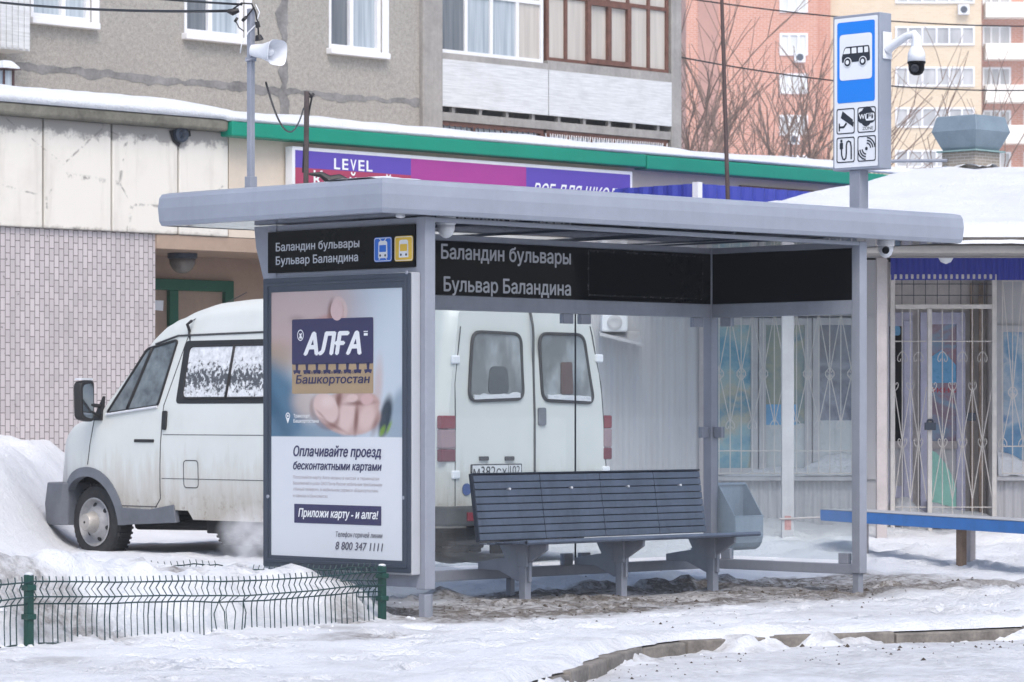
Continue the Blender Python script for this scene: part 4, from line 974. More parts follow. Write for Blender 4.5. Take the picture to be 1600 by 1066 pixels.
for x in (1.835, 2.79, 3.75):
    g = gw(x, .95)
    MB().box(x-.029, x+.029, .925, .985, min(g, 0)-.08, .30).build('leg', M_STEEL, bn, bevel=.004)
    P_ = Pl((x, 0, 0), (0, 1, 0), (0, 0, 1))
    MB().slab(P_, [(.90, .14), (1.02, .14), (1.20, .21), (1.40, .21), (1.40, .26), (1.14, .30), (1.20, .40), (.74, .40), (.74, .36), (.90, .27)], -.012, .012).slab(P_, [(.91, .24), (1.0, .24), (1.0, .398), (.91, .398)], -.03, .03).build('bracket', M_STEEL, bn, bevel=.004)
# ---------------------------------------------------------------- litter bin
M_BIN = pm('grey_blue_bin_steel', (.42, .475, .55), .38, .1, .10, 4, streak=.25)
bi0 = hy(1120, 757, 1.44); bi1 = hy(1166, 760, 1.44); bt = bi0[1]; bb_ = hy(1140, 865, 1.44)[1]+.03; x0, x1 = LX+.012, bi1[0]-.03
lb = thing('litter_bin', 'open topped grey steel litter bin hanging behind the right glass of the shelter', 'litter bin', ((x0+x1)/2, 1.33, bb_))
P_ = Pl((0, 0, 0), (0, -1, 0), (0, 0, 1)); D = .19
side = [(-1.44, bb_+.02), (-1.44, bt), (-1.415, bt), (-1.44+D, bt-.235), (-1.44+D, bb_+.10), (-1.44+D-.012, bb_+.055), (-1.44+D-.035, bb_+.022), (-1.44+D-.075, bb_)]
Ps0 = Pl((x0, 0, 0), (0, -1, 0), (0, 0, 1)); Ps1 = Pl((x1, 0, 0), (0, -1, 0), (0, 0, 1))
mb = MB(); mb.slab(Ps0, side, -.004, .004); mb.slab(Ps1, side, -.004, .004)
mb.box(x0, x1, 1.438, 1.446, bb_+.02, bt); mb.box(x0, x1, 1.44-D-.004, 1.44-D+.004, bb_+.095, bt-.235); mb.prism([(x0, 1.44-D, bb_+.10), (x0, 1.44-D+.012, bb_+.055), (x0, 1.44-D+.035, bb_+.022), (x0, 1.44-D+.075, bb_), (x0, 1.44, bb_+.02), (x0, 1.44, bb_+.03), (x0, 1.44-D+.08, bb_+.01)], [(x1, 1.44-D, bb_+.10), (x1, 1.44-D+.012, bb_+.055), (x1, 1.44-D+.035, bb_+.022), (x1, 1.44-D+.075, bb_), (x1, 1.44, bb_+.02), (x1, 1.44, bb_+.03), (x1, 1.44-D+.08, bb_+.01)])
mb.build('body', M_BIN, lb, bevel=.002)
mb = MB(); mb.tube([(x0-.004, 1.43, bt), (x1+.004, 1.43, bt)], .012, 8); mb.tube([(x0-.004, 1.44-D, bt-.235), (x1+.004, 1.44-D, bt-.235)], .007, 6); mb.build('rim', M_BIN, lb, smooth=True)
mb = MB(); mb.box(LX+.001, x0+.06, 1.447, 1.47, bt-.2, bt-.15); mb.build('bracket', M_STEEL, lb)
# ---------------------------------------------------------------- bus stop sign on the shelter roof
sx0, sx1, sy0, sy1, sz0, sz1 = 4.98, 5.10, .42, .90, 3.07, 4.25
zr = 2.712+.017
def solve_y(px, x): return hx(px, 0, x)[0]
sy0 = solve_y(1374.5, sx0); sy1 = solve_y(1301.5, sx0)
sz0 = (hx(1374, 264, sx0)[1]+hx(1301, 267, sx0)[1])/2; sz1 = (hx(1374, 18, sx0)[1]+hx(1303, 27, sx0)[1])/2; sx1 = hy(1393, 100, sy0)[0]
ss = thing('bus_stop_sign', 'blue and white bus stop sign box on a grey post above the shelter roof', 'bus stop sign', ((sx0+sx1)/2, (sy0+sy1)/2, zr))
pc_ = hx(1342, 300, (sx0+sx1)/2)[0]
MB().box((sx0+sx1)/2-.05, (sx0+sx1)/2+.05, pc_-.05, pc_+.05, zr-.02, sz0).box((sx0+sx1)/2-.08, (sx0+sx1)/2+.08, pc_-.08, pc_+.08, zr-.02, zr+.012).build('pole', M_STEEL, ss, bevel=.004)
bxs = MB().box(sx0, sx1, sy0, sy1, sz0, sz1).build('sign_box', M_STEEL2, ss, bevel=.006)
PT = Pl((sx0, 0, 0), (0, -1, 0), (0, 0, 1))
Wd = sy1-sy0; Hd = sz1-sz0
def sp_(s, t): return (-(sy1-Wd*s), sz1-Hd*t)
def sr(s0, t0, s1, t1, r): a = sp_(s0, t1); b = sp_(s1, t0); return rrect(a[0], a[1], b[0], b[1], r)
M_SIGNBLUE = pm('bus_sign_blue', srgb(18, 128, 228), .4, 0, .02, 3); M_SIGNWH = pm('sign_white', (.80, .82, .85), .4, 0, .02, 3); M_INK = pm('sign_black', (.018, .022, .035), .5, 0, .05, 3)
fcp = MB().flat(PT, sr(.035, .018, .965, .982, .012), .002).build('sign_face', M_SIGNWH, bxs)
MB().flat(PT, sr(.10, .045, .905, .565, .02), .004).build('blue_field', M_SIGNBLUE, bxs)
MB().flat(PT, sr(.155, .125, .85, .42, .03), .006).build('white_field', M_SIGNWH, bxs)
mb = MB(); mw = MB(); q = sp_
mb.flat(PT, rpoly([q(.21, .305), q(.205, .27), q(.26, .215), q(.30, .205), q(.78, .205), q(.80, .225), q(.81, .29), q(.80, .305)], .008), .008)
for a, b in ((.285, .39), (.42, .525), (.555, .66), (.69, .775)): mw.flat(PT, rpoly([q(a-(.05 if a < .3 else 0), .25), q(b, .25), q(b-.005, .214), q(a, .214)], .006), .010)
for s_ in (.335, .66):
    cx, cy = q(s_, .305); mw.flat(PT, circ(cx, cy, .037, n=20), .010); mb.flat(PT, circ(cx, cy, .030, n=20), .012); mw.flat(PT, circ(cx, cy, .016, n=16), .014)
cells = [(.085, .60, .475, .765), (.535, .60, .925, .765), (.085, .785, .475, .95), (.535, .785, .925, .95)]
mb.build('bus_pictogram', M_INK, bxs); mb = MB()
for s0, t0, s1, t1 in cells: mb.ring(PT, sr(s0, t0, s1, t1, .02), sr(s0+.018, t0+.007, s1-.018, t1-.007, .016), .004)
mb.flat(PT, [q(.215, .617), q(.44, .677), q(.415, .715), q(.175, .660)][::-1], .004).ribbon(PT, [q(.30, .695), q(.24, .72), (q(.14, .72))], .016, .004).ribbon(PT, [q(.145, .695), q(.145, .745)], .012, .004).flat(PT, [q(.43, .69), q(.455, .69), q(.44, .725), q(.415, .715)][::-1], .004)
for s_, t_, r_ in ((.64, .665, .05), (.74, .645, .058), (.82, .665, .05), (.72, .685, .05)): mb.flat(PT, circ(*q(s_, t_), r_*.93, n=18), .004+.0004*len(mb.v)/400)
wfi = q(.575, .677); mw.build('bus_windows', M_SIGNWH, bxs); mw = MB(); mw.text(PT, wfi[0], wfi[1], 'Wi', .062, .036, 0, .03, .0075)
z_ = sr(.715, .642, .90, .690, .012); mw.flat(PT, z_, .0072); a = q(.745, .677); mb.text(PT, a[0], a[1], 'Fi', .055, .036, 0, .03, .0085)
a = q(.64, .748); mb.text(PT, a[0], a[1], 'ZONE', .10, .024, 0, .0, .004)
pth = [q(.19, .86), q(.195, .90), q(.22, .925), q(.255, .93), q(.285, .92), q(.295, .89), q(.295, .84), q(.31, .818), q(.345, .812), q(.385, .82), q(.40, .85), q(.40, .93)]
mb.ribbon(PT, pth, .013, .004); mb.flat(PT, sr(.155, .82, .225, .862, .006), .0045); mb.flat(PT, sr(.168, .80, .212, .818, .002), .0045)
c_ = q(.725, .868); mb.flat(PT, circ(c_[0], c_[1], .013, n=12), .004)
for r_ in (.04, .06, .08):
    for a0 in (5, 185): mb.ribbon(PT, circ(c_[0], c_[1], r_, n=10, a0=a0, a1=a0+80), .011, .004)
mb.build('pictograms', M_INK, bxs); mw.build('white_symbols', M_SIGNWH, bxs)
# dome camera on an arm at the sign's side
ax = (sx0+sx1)/2+.01; ya = sy0
zc1 = hy(1390, 72, ya)[1]; dome = None
Yd = tocam(ax, ya)[1]
yd = solve_y(1432, ax); zd = hx(1432, 75, ax)[1]; zlo = hx(1432, 118, ax)[1]
pz = thing('security_camera', 'white and black dome security camera hanging from an arm on the bus stop sign', 'security camera', (ax, ya, zc1))
MB().box(ax-.05, ax+.05, ya-.014, ya-.001, zc1-.10, zc1+.10).build('wall_plate', M_WPLASTIC, pz, bevel=.006)
mb = MB(); mb.tube([(ax, ya-.012, zc1-.02), (ax, ya-.06, zc1), (ax, yd+.09, zc1+.055), (ax, yd+.02, zc1+.065), (ax, yd, zc1+.04), (ax, yd, zd-.02)], [.045, .034, .028, .03, .034, .042], 12); mb.build('arm', M_WPLASTIC, pz, smooth=True)
rd = .068; h = zd-zlo
MB().lathe((ax, yd, zd), (0, 0, -1), [(.04, -.01), (.055, .02), (.064, .045), (.066, h*.52)], 24).build('housing', M_WPLASTIC, pz, smooth='all')
MB().lathe((ax, yd, zd), (0, 0, -1), [(.067, h*.50), (.067, h*.56), (.06, h*.60), (.058, h*.80), (.045, h*.93), (.02, h), (.001, h)], 24).build('dome', M_GLOSSBLK, pz, smooth='all')
MB().lathe((ax-.04, yd-.018, zd-h*.76), (-1, -.5, -.15), [(.030, 0), (.030, .022), (.02, .026), (.001, .02)], 18).build('lens', M_GASKET, pz, smooth=True)
# ---------------------------------------------------------------- white minibus
VC = cs((687-800)/F*27.1, 27.1, 0); VL = 5.42; VW = 2.05
van = thing('minibus', 'dirty white high roofed minibus parked in the snow behind the bus shelter', 'minibus', (VC.x+VW/2, VC.y+VL/2, 0))
def vl(px, py): q = hx(px, py, VC.x); return (q[0]-VC.y, q[1])          # left side: along, height
def vr(px, py): q = hy(px, py, VC.y); return (q[0]-VC.x, q[1])          # rear: across, height
SB = [(.2, .05), (.4, .025), (.6, .006), (.8, .0), (1.0, .0), (1.12, .008), (1.3, .022), (1.95, .125), (2.0, .14), (2.12, .17), (2.3, .30)]
def sideb(z): return interp(z, SB)
WA = vl(136, 817); wa = WA[0]; wzc = .305; whz = .285; WR_ = .345
rw = wa-2.9
def nose(a): return .30*sm((a-4.6)/.88)**2.2
def ztop(a):
    return interp(a, [(0, 2.2), (.1, 2.26), (.5, 2.29), (2.8, 2.29), (3.2, 2.265), (3.45, 2.21), (3.65, 2.13), (3.85, 1.985), (4.50, 1.33), (4.66, 1.26), (4.92, 1.20), (5.13, 1.09), (5.26, .98), (5.35, .86), (5.415, .70)])
def zlow(a):
    z = .42 if a > 3.2 else .34
    for c in (wa, rw):
        d = abs(a-c)
        if d < .44: z = max(z, wzc-.02+math.sqrt(.44**2-d*d)*1.0)
    return z
def rearin(a): return .085*(1-sm(a/.12))**1.5
def vpt(a, b, z): return Vector((VC.x+b, VC.y+a, z))
def slope_rear(z): return .015*sm((z-1.2)/.5)+.07*sm((z-1.95)/.35)
NS, NC = 22, 8
def section(a):
    zt = ztop(a); zl = min(zlow(a), zt-.05); rc = min(.16 if a < 3.6 else .10, (zt-zl)*.4); zs = zt-rc; pts = []
    ins = nose(a)+rearin(a)
    for k in range(NS+1):
        z = zl+(zs-zl)*k/NS; pts.append((sideb(z)+ins, z))
    b0 = sideb(zs)+ins; rh = .30 if a < 3.7 else .16
    for k in range(1, NC+1):
        q = R(90*k/NC); pts.append((b0+rh*(1-math.cos(q)), zs+rc*math.sin(q)))
    pts.append((VW*.25+b0*.5, zt+.012)); pts.append((VW/2, zt+.02))
    full = pts+[(VW-b, z) for b, z in pts[-2::-1]]
    return full
st = sorted(set([0, .02, .05, .08, .12, .18] + [.18+.0+i*.06 for i in range(88)] + [wa+.44*math.sin(R(q)) for q in range(-90, 91, 9)] + [rw+.44*math.sin(R(q)) for q in range(-90, 91, 9)] + [VL-.06, VL-.03, VL-.005]))
st = [a for a in st if a <= VL]
mb = MB(); nn = None
for a in st:
    sec = section(a); nn = len(sec)
    for b, z in sec: mb.v.append(vpt(a+slope_rear(z)*max(0, 1-a/.5), b, z))
for i in range(len(st)-1):
    for k in range(nn-1): mb.f.append((i*nn+k, (i+1)*nn+k, (i+1)*nn+k+1, i*nn+k+1))
mb.f.append(tuple(range(nn))); mb.f.append(tuple((len(st)-1)*nn+k for k in range(nn))[::-1])
t = NT('dirty_white_paint')
zz = t.z()[2]; n = t.noise(2.2, 6, .65); n2 = t.noise(1, 5, .7, t.co((7, 7, 1.1))); n3 = t.noise(12, 4, .7)
c = t.mix(t.ramp(n, [(.42, 0.), (.8, .30)]), (.60, .625, .61), (.44, .46, .435))
low = t.ramp(t.math('ADD', t.math('MULTIPLY', t.math('SUBTRACT', .98, zz), 1.05), t.math('MULTIPLY', t.math('SUBTRACT', n2, .5), 1.1)), [(.08, 0.), (.65, .75)])
c = t.mix(low, c, (.36, .31, .25))
rust = t.math('MULTIPLY', t.ramp(n3, [(.55, 0.), (.7, 1.)]), t.ramp(zz, [(.40, 1.), (.60, 0.)])); c = t.mix(t.math('MULTIPLY', rust, .8), c, (.17, .10, .06))
t.set(c, t.ramp(n, [(.3, .28), (.75, .5)]), 0, .5); M_VAN = t.m
bd = mb.build('body', M_VAN, van, smooth=True)
M_SEAM = pm('dark_body_seam', (.05, .052, .055), .6, 0, .1, 5); M_VPLAST = pm('grey_van_plastic', (.125, .135, .158), .55, 0, .16, 5)
M_DARKUNDER = pm('dark_underbody', (.018, .018, .02), .9, 0, .3, 5)
def SP(a, z, off=0):
    e = 1e-3; b = sideb(z); nb = (sideb(z+.02)-sideb(z-.02))/.04
    nrm = Vector((-1, 0, nb)).normalized(); nrm = Vector((-1, 0, -(-nb))) if False else Vector((-1, 0, nb)).normalized()
    return vpt(a, b+nose(a)+rearin(a), z)+nrm*off
def side_patch(mb, poly, off, th=.012):
    return mb.prism([SP(a, z, off-th) for a, z in poly], [SP(a, z, off) for a, z in poly])
def side_line(mb, pts, r=.006, off=.0, close=False):
    P = []; q = pts+[pts[0]] if close else pts
    for (a, z), (c, d) in zip(q, q[1:]):
        m = max(1, int(math.hypot(c-a, d-z)/.08)); P += [SP(a+(c-a)*i/m, z+(d-z)*i/m, off) for i in range(m)]
    P.append(SP(*q[-1], off)); return mb.tube(P, r, 6, cap=not close)
# seams
mb = MB()
d1 = vl(277, 522)[0]; d2 = vl(252, 640)[0]; d3 = vl(249, 785)[0]; f1 = vl(146, 650); f2 = vl(137, 726)
side_line(mb, [(d1, 1.965), (d2, 1.35), (d3, .52), (d3+.08, .44)], .005); side_line(mb, [(f1[0], f1[1]), (f2[0], f2[1])], .005)
side_line(mb, [(.22, 1.99), (2.2, 1.985), (3.5, 1.97), (3.80, 1.90)], .010, .004)
side_line(mb, [(1.85, .46), (1.85, 1.95)], .005); side_line(mb, [(.3, 1.09), (d2-.02, 1.09)], .0035); side_line(mb, [(.3, .70), (d3-.03, .70)], .0035)
side_line(mb, [(d3+.06, .445), (wa-.45, .445)], .005)
mb.build('seams', M_SEAM, van)
# front door window
t = NT('grey_frosted_cab_glass'); n = t.noise(5, 4, .6); zz = t.z()[2]
t.set(t.mix(t.ramp(zz, [(.2, 0.), (1., .15)]), t.ramp(n, [(.35, (.055, .07, .08)), (.7, (.20, .235, .255))]), (.2, .2, .2)), .08, 0, .5); M_CABG = t.m
t = NT('snow_covered_glass'); n = t.noise(24, 5, .7, dist=.3); zz = t.z()[2]
band = t.ramp(zz, [(0, 0.), (1, 1.)])
e1_ = t.math('ABSOLUTE', t.math('SUBTRACT', zz, 1.585))
k = t.math('SUBTRACT', t.math('ADD', n, t.math('MULTIPLY', e1_, 1.25)), .17)
k2 = t.ramp(k, [(.38, 0.), (.47, 1.)])
t.set(t.mix(k2, (.07, .075, .085), t.ramp(t.noise(16, 4, .7), [(.3, (.45, .47, .50)), (.7, (.80, .82, .85))])), t.ramp(k2, [(0, .1), (1, .8)]), 0, .5); t.bump(k, .4, .02); M_SNOWG = t.m
w1 = vl(165, 646); w2 = vl(216, 545); w3 = vl(262, 531); w4 = vl(243, 634); wm0 = vl(196, 641); wm1 = vl(224, 542)
cabwin = [(w1[0], w1[1]), (w4[0], w4[1]), (w3[0], w3[1]), (w2[0], w2[1])]
mb = MB(); side_patch(mb, rpoly(cabwin, .04), .004); cw = mb.build('door_window', M_CABG, van)
mb = MB(); side_line(mb, rpoly(cabwin, .04), .012, .006, True); side_line(mb, [(wm0[0], wm0[1]+.01), (wm1[0], wm1[1]-.01)], .016, .006); mb.build('window_seal', M_BLACK, cw, smooth='all')
mb = MB(); side_line(mb, [(w1[0], w1[1]-.012), (w4[0], w4[1]-.012)], .012, .012); mb.build('snow_ledge', M_CAP, cw)
# side windows behind the door
s0 = vl(270, 631)[0]; zb_ = vl(285, 631)[1]; zt_ = vl(300, 532)[1]; s1 = s0-.0; e0 = s0-1.28
for a1, a0, dk in ((s0, e0, True), (e0-.12, e0-1.35, False)):
    out = rpoly([(a0, zb_), (a1, zb_), (a1-.03, zt_), (a0, zt_)], .05)
    mb = MB(); side_patch(mb, out, .003); wv = mb.build('side_window', M_BLACK, van)
    ins = .05; lf = .07 if dk else .05
    inn = rpoly([(a0+ins, zb_+ins), (a1-lf-.02, zb_+ins), (a1-lf-.04, zt_-ins), (a0+ins, zt_-ins)], .06)
    mb = MB(); side_patch(mb, inn, .007); mb.build('pane', M_SNOWG, wv)
    mb = MB(); side_line(mb, inn, .009, .008, True); am = a0+(a1-a0)*.45; side_line(mb, [(am+.015, zb_+ins), (am-.02, zt_-ins)], .014, .010); mb.build('window_seal', M_BLACK, wv, smooth='all')
# handles, fuel flap, badge
h_ = vl(256, 657); mb = MB(); side_patch(mb, rrect(h_[0]-.03, h_[1]-.085, h_[0]+.03, h_[1]+.085, .02), .02, .02); mb.build('door_handle', M_BLACK, van, bevel=.004)
h_ = vl(225, 689); mb = MB(); side_patch(mb, rrect(h_[0]-.14, h_[1]-.014, h_[0]+.14, h_[1]+.014, .008), .006, .01); mb.build('side_badge', M_BLACK, van)
h_ = vl(298, 741); mb = MB(); side_line(mb, rrect(h_[0]-.10, h_[1]-.12, h_[0]+.10, h_[1]+.12, .04), .0045, 0, True); mb.build('fuel_flap', M_SEAM, van)
# bumper, arch cladding, sill
mb = MB(); pr_ = []
zb0, zb1 = .25, .64
for i in range(15):
    u = i/14
    a_ = [5.02, 5.16, 5.28, 5.36, 5.41, 5.445, 5.46, 5.465][min(i, 14-i)]; b_ = [-.012, -.005, .02, .07, .16, .35, .65, VW/2][min(i, 14-i)]
    pr_.append((a_, b_ if i <= 7 else VW-b_))
lo = [vpt(a, b, zb0) for a, b in pr_]; m1 = [vpt(a+.02, b, (zb0+zb1)/2) for a, b in pr_]; hi = [vpt(a-.02, b, zb1) for a, b in pr_]
k = len(pr_); back = [vpt(4.97, VW-.03, 0), vpt(4.97, .03, 0)]
def closed(L, z): return L+[Vector((p.x, p.y, z)) for p in back]
A_, B_, C_ = closed(lo, zb0), closed(m1, (zb0+zb1)/2), closed(hi, zb1)
K = k+2; mb.add(A_+B_+C_, [tuple(range(K))[::-1], tuple(range(2*K, 3*K))]+[(r*K+i, r*K+(i+1) % K, (r+1)*K+(i+1) % K, (r+1)*K+i) for r in (0, 1) for i in range(K)])
mb.build('front_bumper', M_VPLAST, van, smooth=True, bevel=.01)
def arch(sidey):
    mb = MB(); O = []; I = []
    for q in range(-8, 189, 8):
        for L, rr in ((O, .505), (I, .42)):
            a = wa+rr*math.cos(R(q))*(1.02); z = max(.27, wzc-.02+rr*math.sin(R(q))); L.append((a, min(z, .95)))
    v = []
    for a, z in O: v.append(SP(a, z, .012))
    for a, z in I: v.append(SP(a, z, .022))
    for a, z in I: v.append(SP(a, z, -.06))
    for a, z in O: v.append(SP(a, z, -.01))
    if sidey: v = [Vector((2*VC.x+VW-p.x, p.y, p.z)) for p in v]
    m = len(O); f = [(r*m+i, r*m+i+1, ((r+1) % 4)*m+i+1, ((r+1) % 4)*m+i) for r in range(4) for i in range(m-1)]
    mb.add(v, f); mb.build('wheel_arch', M_VPLAST, van, smooth=True)
arch(0); arch(1)
sl = vl(270, 812)
mb = MB(); side_patch(mb, [(sl[0]-.02, .31), (wa-.43, .27), (wa-.45, .43), (sl[0]+.35, .42), (sl[0], .47)], .016, .05); mb.build('side_step', M_VPLAST, van, bevel=.006)
# underbody: frame rails, wells, tank, axle, plus dark fill added for the shade under the rear
mb = MB(); mb.box(VC.x+.45, VC.x+VW-.45, VC.y+.1, VC.y+4.9, .36, .55)
for c in (wa, rw):
    mb.box(VC.x+.28, VC.x+VW-.28, VC.y+c-.42, VC.y+c+.42, .5, .86)
mb.box(VC.x+.12, VC.x+.5, VC.y+2.3, VC.y+3.1, .22, .45); mb.tube([(VC.x+.35, VC.y+rw+.2, .30), (VC.x+.35, VC.y+wa-.3, .26)], .045, 8); mb.tube([(VC.x+.3, VC.y+rw, .34), (VC.x+VW-.3, VC.y+rw, .34)], .07, 8); mb.tube([(VC.x+.3, VC.y+wa, .32), (VC.x+VW-.3, VC.y+wa, .32)], .05, 8)
mb.box(VC.x+.1, VC.x+VW-.1, VC.y+.15, VC.y+1.2, .30, .42)
for b in (.06, VW-.50): mb.box(VC.x+b, VC.x+b+.44, VC.y+.98, VC.y+1.0, .06, .48)
mb.lathe((VC.x+1.0, VC.y+.52, .20), (0, 0, 1), [(.1, 0), (.33, 0), (.345, .05), (.345, .12), (.32, .17), (.1, .17)], 24)
mb.box(VC.x+.25, VC.x+VW-.25, VC.y+1.3, VC.y+1.34, .12, .45)  # dark sheet across, added to blacken the gap under the van
mb.build('chassis', M_DARKUNDER, van, bevel=.01)
# wheels
M_TYRE = pm('snowy_black_tyre', (.028, .028, .030), .8, 0, .4, 9, .4, 40); M_RIM = pm('dirty_steel_rim', (.36, .36, .37), .5, .2, .2, 6); M_HUB = pm('hub_metal', (.40, .38, .36), .5, .3, .2, 8)
def wheel(cx, cy, sgn):
    o = Vector((cx, cy, whz)); ax = (sgn, 0, 0)
    ty = MB().lathe(o, ax, [(.205, -.20), (.27, -.205), (.325, -.185), (.344, -.15), (.345, -.05), (.325, -.012), (.27, .002), (.215, -.01), (.205, -.03)], 36, False).build('wheel', M_TYRE, van, smooth=True)
    g = MB()
    for i in range(44):
        q = 2*math.pi*i/44; u = Vector((0, math.cos(q), math.sin(q))); tn = Vector((0, -math.sin(q), math.cos(q)))
        g.prism([o+Vector((sgn*-.185, 0, 0))+u*.338+tn*s_*.011 for s_ in (-1, 1)]+[o+Vector((sgn*-.025, 0, 0))+u*.338+tn*s_*.011 for s_ in (1, -1)], [o+Vector((sgn*-.18, 0, 0))+u*.350+tn*s_*.009 for s_ in (-1, 1)]+[o+Vector((sgn*-.03, 0, 0))+u*.350+tn*s_*.009 for s_ in (1, -1)])
    g.build('tread', M_TYRE, ty)
    rim = MB().lathe(o, ax, [(.212, -.19), (.214, -.012), (.224, .004), (.214, .008), (.20, -.01), (.19, -.04), (.175, -.05), (.15, -.03), (.125, .005), (.105, .02), (.10, .02), (.001, .02)], 32, False).build('rim', M_RIM, ty, smooth=True)
    hb = MB().lathe(o, ax, [(.10, .018), (.098, .03), (.085, .06), (.08, .10), (.072, .112), (.001, .115)], 24, False); hb.build('hub_cap', M_HUB, ty, smooth=True)
    MB().lathe(o, ax, [(.012, .114), (.012, .118), (.001, .119)], 10, False).build('hub_bolt', M_BLACK, ty)
    g = MB()
    for i in range(6):
        q = 2*math.pi*(i+.3)/6; u = Vector((0, math.cos(q), math.sin(q)))
        g.lathe(o+u*.158+Vector((sgn*-.034, 0, 0)), Vector((sgn, 0, 0))+u*.5, [(.022, 0), (.022, .006), (.001, .007)], 10)
    g.build('rim_holes', M_BLACK, ty)
for cx, sgn in ((VC.x+.085, -1), (VC.x+VW-.085, 1)):
    for c in (wa, rw):
        wheel(cx, VC.y+c, sgn)
# mirrors
m0 = vl(148, 640); mb = MB()
mo = Vector((VC.x-.16, VC.y+m0[0]-.02, hx(133, 626, VC.x-.16)[1]))
mo.y = hx(133, 626, VC.x-.18)[0]; mo.x = VC.x-.18
Pm = Pl(mo, (Vector((-.96, -.28, 0))), (0, 0, 1))
mb.slab(Pm, rpoly([(-.10, -.20), (.10, -.17), (.11, .17), (-.10, .19)], .06), -.035, .055); mr = mb.build('side_mirror', M_BLACK, van, bevel=.015)
mb = MB(); mb.flat(Pm, rpoly([(-.075, -.17), (.08, -.14), (.085, .14), (-.075, .16)], .05), .058); mb.flat(Pm, rpoly([(-.075, -.17), (.08, -.14), (.085, .14), (-.075, .16)], .05)[::-1], -.037)
mb.build('mirror_glass', pm('mirror_glass', (.30, .34, .38), .06, .9, .05, 4), mr)
ap = SP(m0[0]-.06, m0[1]+.03, 0); ap2 = SP(m0[0]-.06, m0[1]-.07, 0)
mb = MB(); mb.tube([ap, mo+Vector((.05, -.01, -.04))], .018, 8).tube([ap2, mo+Vector((.05, -.01, -.10))], .018, 8)
tri = [(m0[0]-.10, m0[1]-.10), (m0[0]+.03, m0[1]-.10), (m0[0]-.09, m0[1]+.12)]
side_patch(mb, tri, .02, .03); mb.build('mirror_arm', M_BLACK, mr)
mb = MB(); mb.slab(Pl(mo+Vector((0, 0, .19)), (-.96, -.28, 0), (.28, -.96, 0)), rpoly([(-.09, -.05), (.10, -.05), (.10, .03), (-.09, .03)], .02), -.006, .012); mb.build('snow_cap', M_CAP, mr)
def mirx(o):        # right-hand copies
    c = o.copy(); c.data = o.data.copy(); S.collection.objects.link(c)
    for v in c.data.vertices: v.co.x = 2*(VC.x+VW/2-van.location.x)-v.co.x
    c.data.flip_normals(); return c
# windscreen and bonnet line
mb = MB()
a0, z0 = 4.45, ztop(4.45); a1, z1 = 3.88, ztop(3.88)
nrm = Vector((0, z0-z1, -(a0-a1)))*-1; nrm.normalize()
ws = [vpt(a0, .20, z0+.028), vpt(a0, VW-.20, z0+.028), vpt(a1, VW-.33, z1+.028), vpt(a1, .33, z1+.028)]
mb.prism([p-nrm*.01 for p in ws], [p+nrm*.012 for p in ws]); mb.build('windscreen', M_CABG, van)
# headlights, grille and plate at the front
for b in (.48, VW-.48):
    mb = MB(); mb.lathe(vpt(5.31, b, .80), (0, 1, 0), [(.10, -.06), (.10, .02), (.07, .045), (.001, .055)], 20); mb.build('headlight', pm('headlight_glass', (.55, .57, .6), .1, .2, .05, 5), van, smooth=True)
mb = MB(); mb.box(VC.x+.5, VC.x+VW-.5, VC.y+5.37, VC.y+5.435, .68, .80); mb.build('grille', M_BLACK, van)
# roof aerial at the door pillar
q = vl(281, 505); mb = MB(); e = SP(q[0]+.03, 2.0, .0)
mb.tube([e, e+Vector((-.03, 0, .07)), e+Vector((-.02, -.05, .10))], .014, 6).tube([e+Vector((-.02, -.02, .09)), e+Vector((.45, -.25, .36))], .004, 4).tube([e+Vector((-.01, 0, .0)), e+Vector((-.01, -.04, -.12))], .012, 6)
mb.build('aerial_mount', M_CABLE, van)
# ---- rear end
YR = VC.y
def RP(b, z, off=0): return Vector((VC.x+b, YR+slope_rear(z)-off, z))
def rear_patch(mb, poly, off, th=.02): return mb.prism([RP(b, z, off-th) for b, z in poly], [RP(b, z, off) for b, z in poly])
def rear_line(mb, pts, r=.006, off=0, close=False):
    q = pts+[pts[0]] if close else pts; P = []
    for (a, z), (c, d) in zip(q, q[1:]):
        m = max(1, int(math.hypot(c-a, d-z)/.08)); P += [RP(a+(c-a)*i/m, z+(d-z)*i/m, off) for i in range(m)]
    P.append(RP(*q[-1], off)); return mb.tube(P, r, 6, cap=not close)
def poly_r(*pts): return [vr(*p) for p in pts]
mb = MB(); sp0 = vr(832, 492)[0]; sp1 = vr(838, 745)[0]; spx = (sp0+sp1)/2
rear_line(mb, [(spx, .42), (spx, 2.17)], .011, .003)
for pl_ in (((722, 510), (712, 600), (711, 735)), ((925, 510), (940, 600), (947, 735))):
    q = poly_r(*pl_); rear_line(mb, q+[(q[-1][0], .45)], .005)
rear_line(mb, [(vr(711, 735)[0], .45), (vr(947, 735)[0], .45)], .005)
mb.build('rear_seams', M_SEAM, van)
t = NT('hazy_rear_glass'); n = t.noise(2.2, 4, .6); nb = t.noise(1, 3, .5, t.co((4, 4, 2.0), loc=(3, 1, 0))); zz = t.z()[2]
c = t.mix(t.ramp(n, [(.4, 0.), (.65, 1.)]), (.19, .22, .245), (.36, .40, .42)); c = t.mix(t.ramp(nb, [(.45, 0.), (.6, .7)]), c, (.10, .105, .11))
t.set(c, .12, 0, .6); M_REARG = t.m
